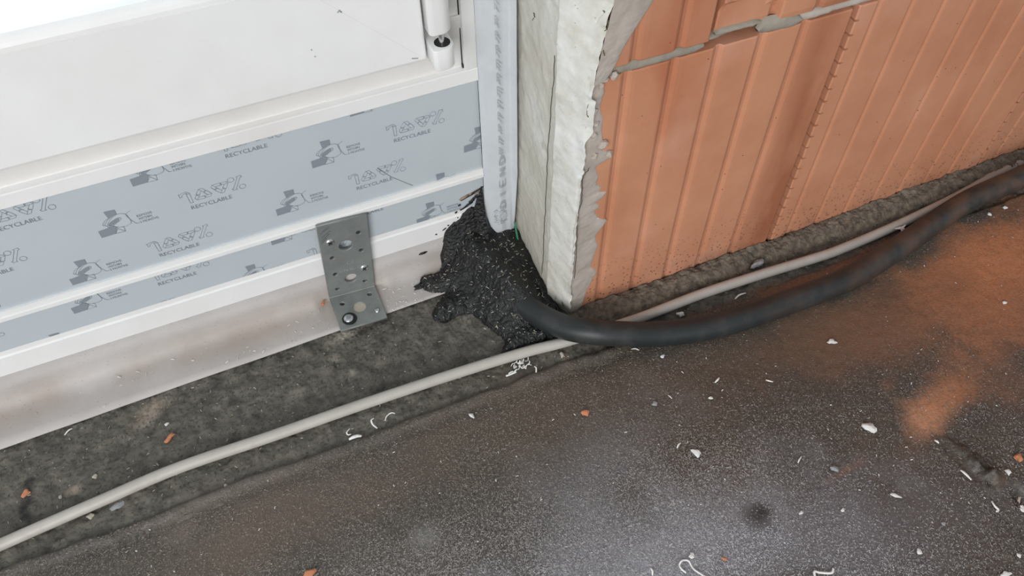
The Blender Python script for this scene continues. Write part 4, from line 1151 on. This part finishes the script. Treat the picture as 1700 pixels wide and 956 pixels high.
ROCKS = [
 ('brick_chip', 280, 725, 5.2, 2.0, 1.6, CRUMBO, 'long orange brick chip on the rough bitumen between membrane and conduit', 'chip', 28),
 ('brick_chip', 41, 817, 3.2, 2.8, 1.8, CRUMBO, 'orange brick chip on a black spot near the left edge, above the conduit', 'chip', 10),
 ('brick_chip', 972, 685, 3.3, 3.0, 1.6, CRUMBO, 'angular orange brick chip alone on the dark sheet below the bend of the hose', 'chip', 40),
 ('brick_chip', 1691, 760, 3.4, 3.6, 2.6, CRUMBO, 'rounded orange brick chip at the right edge beside the torn ridge', 'chip', 0),
 ('brick_chip', 514, 953, 4.5, 2.4, 1.8, CRUMBO, 'orange brick chip cut by the bottom edge of the photo', 'chip', 15),
 ('brick_chip', 1202, 928, 2.2, 1.0, 1.0, CRUMBO, 'small pinkish brick chip right of the curled white shaving', 'chip', -60),
 ('brick_chip', 538, 507, 2.4, 1.8, 1.5, CRUMBO, 'orange brick crumb on the membrane beside the bracket', 'chip', 20),
 ('plaster_crumb', 1443, 710, 4.6, 4.6, 2.6, CRUMBW, 'largest roundish white plaster crumb on the sheet left of the torn ridge', 'crumb', 0),
 ('plaster_crumb', 1381, 567, 4.2, 2.2, 1.2, CRUMBW, 'flat white plaster flake lying just below the black hose', 'crumb', -25),
 ('plaster_crumb', 1156, 752, 3.0, 3.8, 2.0, CRUMBW, 'ragged white plaster crumb in the middle of the granular sheet', 'crumb', 10),
 ('plaster_crumb', 1130, 520, 4.0, 2.6, 2.2, CRUMBW, 'white plaster crumb wedged between conduit and black hose', 'crumb', 0),
 ('plaster_crumb', 1673, 784, 2.4, 2.4, 1.5, CRUMBW, 'white plaster crumb below the round orange chip at the right edge', 'crumb', 0),
 ('plaster_crumb', 1487, 822, 3.6, 1.3, 1.0, CRUMBW, 'oblong white plaster crumb below the largest roundish crumb', 'crumb', -40),
 ('plaster_crumb', 1526, 916, 2.0, 2.2, 1.5, CRUMBW, 'small white plaster crumb low on the sheet right of the bent shaving', 'crumb', 0),
 ('plaster_crumb', 783, 690, 1.6, 2.8, 1.2, CRUMBW, 'small white plaster crumb just below the seam', 'crumb', 10),
 ('plaster_crumb', 1668, 345, 2.6, 1.8, 1.2, CRUMBW, 'white plaster crumb on orange dust below the hose at the right edge', 'crumb', 0),
 ('plaster_crumb', 1642, 356, 1.8, 1.8, 1.2, CRUMBW, 'tiny white plaster crumb on orange dust, second from the right edge', 'crumb', 0),
 ('plaster_crumb', 1668, 502, 2.2, 1.5, 1.0, CRUMBW, 'white plaster crumb on orange dust at the right, well below the hose', 'crumb', 0),
 ('plaster_crumb', 1100, 591, 2.0, 1.5, 1.0, CRUMBW, 'small white plaster crumb right under the bend of the hose', 'crumb', 0),
 ('plaster_crumb', 1180, 660, 1.7, 1.4, 1.0, CRUMBW, 'tiny white plaster crumb on the sheet below the curved shaving', 'crumb', 0),
 ('plaster_crumb', 1399, 847, 1.6, 1.4, 1.0, CRUMBW, 'tiny white plaster crumb below the grey pebble', 'crumb', 0),
 ('plaster_crumb', 1330, 851, 2.0, 1.1, .9, CRUMBW, 'tiny white plaster crumb right of the dark round spot', 'crumb', 30),
 ('plaster_crumb', 1148, 923, 2.2, 2.0, 1.6, CRUMBW, 'white plaster crumb touching the curled shaving at the bottom', 'crumb', 0),
 ('plaster_crumb', 1692, 922, 1.5, 1.5, 1.0, CRUMBW, 'tiny white plaster crumb in the bottom right corner', 'crumb', 0),
 ('plaster_crumb', 1670, 953, 3.6, 1.6, 1.0, CRUMBW, 'flat white plaster flake cut by the bottom edge near the right corner', 'crumb', -10),
 ('plaster_crumb', 1697, 844, 2.2, 2.6, 1.4, CRUMBW, 'white plaster crumb at the rim of the hole on the right edge', 'crumb', 0),
 ('plaster_crumb', 275, 702, 1.7, 1.2, .9, CRUMBW, 'tiny pale crumb above the long orange chip', 'crumb', 0),
 ('plaster_crumb', 1658, 784, 1.3, 1.0, .8, CRUMBO, 'tiny orange crumb at the end of the torn ridge', 'crumb', 0),
 ('plaster_crumb', 275, 851, 2.0, 1.4, 1.0, CRUMBW, 'small white crumb on the seam at the left', 'crumb', 0),
 ('plaster_crumb', 374, 806, 2.0, 2.2, 1.4, CRUMBT, 'small tan crumb beside the seam under the conduit', 'crumb', 0),
 ('pebble', 1385, 778, 2.6, 2.6, 1.8, CRUMBG, 'small grey pebble on the sheet below the largest white crumb', 'pebble', 0),
 ('pebble', 1087, 670, 2.2, 2.0, 1.4, CRUMBG, 'small round grey pebble on the sheet below the hose', 'pebble', 0),
 ('pebble', 1567, 869, 1.6, 1.4, 1.0, CRUMBG, 'tiny bluish pebble low on the right side of the sheet', 'pebble', 0),
 ('pebble', 156, 789, 1.8, 1.8, 1.3, CRUMBT, 'small round pebble on the rough coat above the conduit at left', 'pebble', 0),
 ('pebble', 98, 823, 1.7, 1.7, 1.2, CRUMBT, 'small pebble left of the pale patch near the conduit', 'pebble', 0),
 ('mortar_flake', 193, 838, 5.5, 2.6, 1.0, CRUMBG, 'grey-green mortar flake leaning against the conduit at the left', 'flake', 25),
 ('mortar_flake', 933, 587, 2.6, 3.4, 1.4, CRUMBT, 'tan mortar flake beside the conduit where it goes under the hose', 'flake', 0),
 ('mortar_flake', 148, 855, 2.4, 1.8, 1.0, CRUMBT, 'small tan mortar flake below the conduit at the left', 'flake', 0),
 ('splinter', 1692, 829, 3.4, 1.1, 1.0, CRUMBT, 'tan splinter in the hole at the right edge', 'splinter', 35),
 ('stone_fragment', 1258, 437, 7.5, 3.0, 4.0, CRUMBG, 'grey stone fragment in the gap of the mortar fillet under the brick joint', 'stone', 22),
]
for n_, x, y, a, b, c, mt_, lab, cat_, an in ROCKS:
    k = .52/.55
    rock(n_, x, y, a*k*MM, b*k*MM*1.1, c*.85*MM, mt_, lab, cat_, an, onz=None)

def shaving(path_px, r, label, flat=.55, z=None, name='plastic_shaving', taper=True):
    pts = []
    for i, (x, y) in enumerate(path_px):
        p = atz(x, y, .004); s_ = surf(p[0], p[1]) if z is None else z
        pts.append(np.array([p[0], p[1], s_+r*.9+(.0006 if i % 2 else 0)]))
    pa = catmull(pts, 6); n = len(pa)
    rad = [r*(.55+.45*math.sin(math.pi*min(max(i/(n-1), .08), .92))) if taper else r for i in range(n)]
    V_, F_ = tube_mesh(pa, rad, 8, squash=flat)
    o = obj(name, V_, F_, SHAVE, smooth=True)
    return tag(o, label, 'shaving')
shaving([(1139, 951), (1131, 945), (1128, 938), (1131, 932), (1137, 930), (1143, 932), (1148, 940), (1153, 947), (1163, 953), (1170, 958)], .0007, 'white curled plastic shaving shaped like a hook at the bottom edge', taper=False)
shaving([(1354, 960), (1352, 949), (1362, 950), (1380, 951), (1384, 943)], .0009, 'white plastic shaving bent to a right angle at the bottom edge', taper=False)
shaving([(1083, 955), (1083, 948), (1080, 943)], .0008, 'short white shaving at the bottom edge left of the hooked one')
shaving([(579, 728), (586, 725), (593, 722.5), (600, 725)], .0016, 'thick curved white shaving on the seam below the conduit')
shaving([(580, 709), (575, 716), (577, 719.5), (582, 719)], .0006, 'thin hooked white shaving above the thick curved one')
shaving([(620, 692), (616, 696), (618, 702), (623, 707), (626, 709)], .0008, 'white S shaped shaving below the conduit, left of the arc shaped one')
shaving([(639, 696), (641, 690), (646, 684.5), (651, 683.5), (655, 684.5)], .0006, 'thin arc shaped white shaving below the conduit')
shaving([(1124, 744), (1126, 739), (1130, 735)], .0007, 'thin curved white shaving left of the ragged crumb')
shaving([(1187, 635), (1191, 631), (1194, 627)], .0009, 'short curved white shaving on the sheet right under the middle of the hose')
shaving([(1109, 655), (1112, 658), (1116, 661)], .0005, 'fine pale shaving beside the small round grey pebble')
shaving([(1271, 631), (1276, 633), (1283, 634)], .0008, 'short white shaving right of the curved one under the hose')
shaving([(1221, 494), (1228, 488), (1239, 484)], .0009, 'white shaving between conduit and hose under the brick joint')
shaving([(1594, 781), (1601, 787), (1612, 797)], .0011, 'long white shaving lying along the torn ridge')
shaving([(1646, 832), (1651, 841), (1657, 846), (1653, 850)], .0010, 'white curled shaving between the torn ridge and the hole at right')
shaving([(1551, 731), (1555, 734), (1558, 736)], .0010, 'small white shaving at the upper end of the torn ridge')
shaving([(1048, 579), (1055, 579), (1061, 581)], .0007, 'small pale shaving close under the bend of the hose')
shaving([(105, 720), (112, 713), (118, 709)], .0007, 'pale sliver at the edge of the membrane on the left')
shaving([(1331, 757), (1327, 763), (1325, 768)], .0006, 'fine pale sliver on the middle right of the sheet')
# tuft of white shreds against the conduit
V, F = [], []
for k in range(26):
    x0, y0 = random.gauss(865, 8), random.gauss(605, 6); a = random.uniform(0, math.pi); l = random.uniform(4, 11)
    ps = []
    for u in (-.5, 0, .5):
        p = atz(x0+u*l*math.cos(a)+random.uniform(-1.5, 1.5), y0+u*l*math.sin(a)*.8+random.uniform(-1.5, 1.5), .004); p[2] = random.uniform(.002, .0065); ps.append(p)
    q, ff = tube_mesh(catmull(ps, 3), random.uniform(.0003, .0008), 5, .6); kk = len(V); V += q; F += [tuple(i+kk for i in g_) for g_ in ff]
q, ff = tube_mesh(catmull([atz(840, 624, .004), atz(848, 621, .004), atz(857, 617, .0045)], 4), .0009, 6, .6); kk = len(V); V += q; F += [tuple(i+kk for i in g_) for g_ in ff]
o = obj('plastic_shreds', V, F, SHAVE, smooth=True); tag(o, 'tuft of white plastic shreds against the conduit near the sealant', 'shavings', kind='stuff')
# ragged white flake lying across the conduit
V = []; F = []
c = atz(1497, 379, .0118)
for an, l in ((150, .0060), (60, .0030), (20, .0075), (-40, .0045), (-120, .0040), (100, .0030)):
    a = math.radians(an); d_ = np.array([math.cos(a), math.sin(a), 0]); s_ = np.array([-d_[1], d_[0], 0]); k = len(V)
    for zz_ in (0, .0007):
        V += [c-d_*.001+s_*.0014+[0, 0, zz_], c-d_*.001-s_*.0014+[0, 0, zz_], c+d_*l-s_*.0005+[0, 0, zz_-.0012], c+d_*l+s_*.0006+[0, 0, zz_-.0012]]
    F += [(k+3, k+2, k+1, k), (k+4, k+5, k+6, k+7), (k, k+1, k+5, k+4), (k+1, k+2, k+6, k+5), (k+2, k+3, k+7, k+6), (k+3, k, k+4, k+7)]
o = obj('plaster_flake', V, F, CRUMBW); tag(o, 'ragged star shaped white flake resting on the conduit and hose', 'flake')
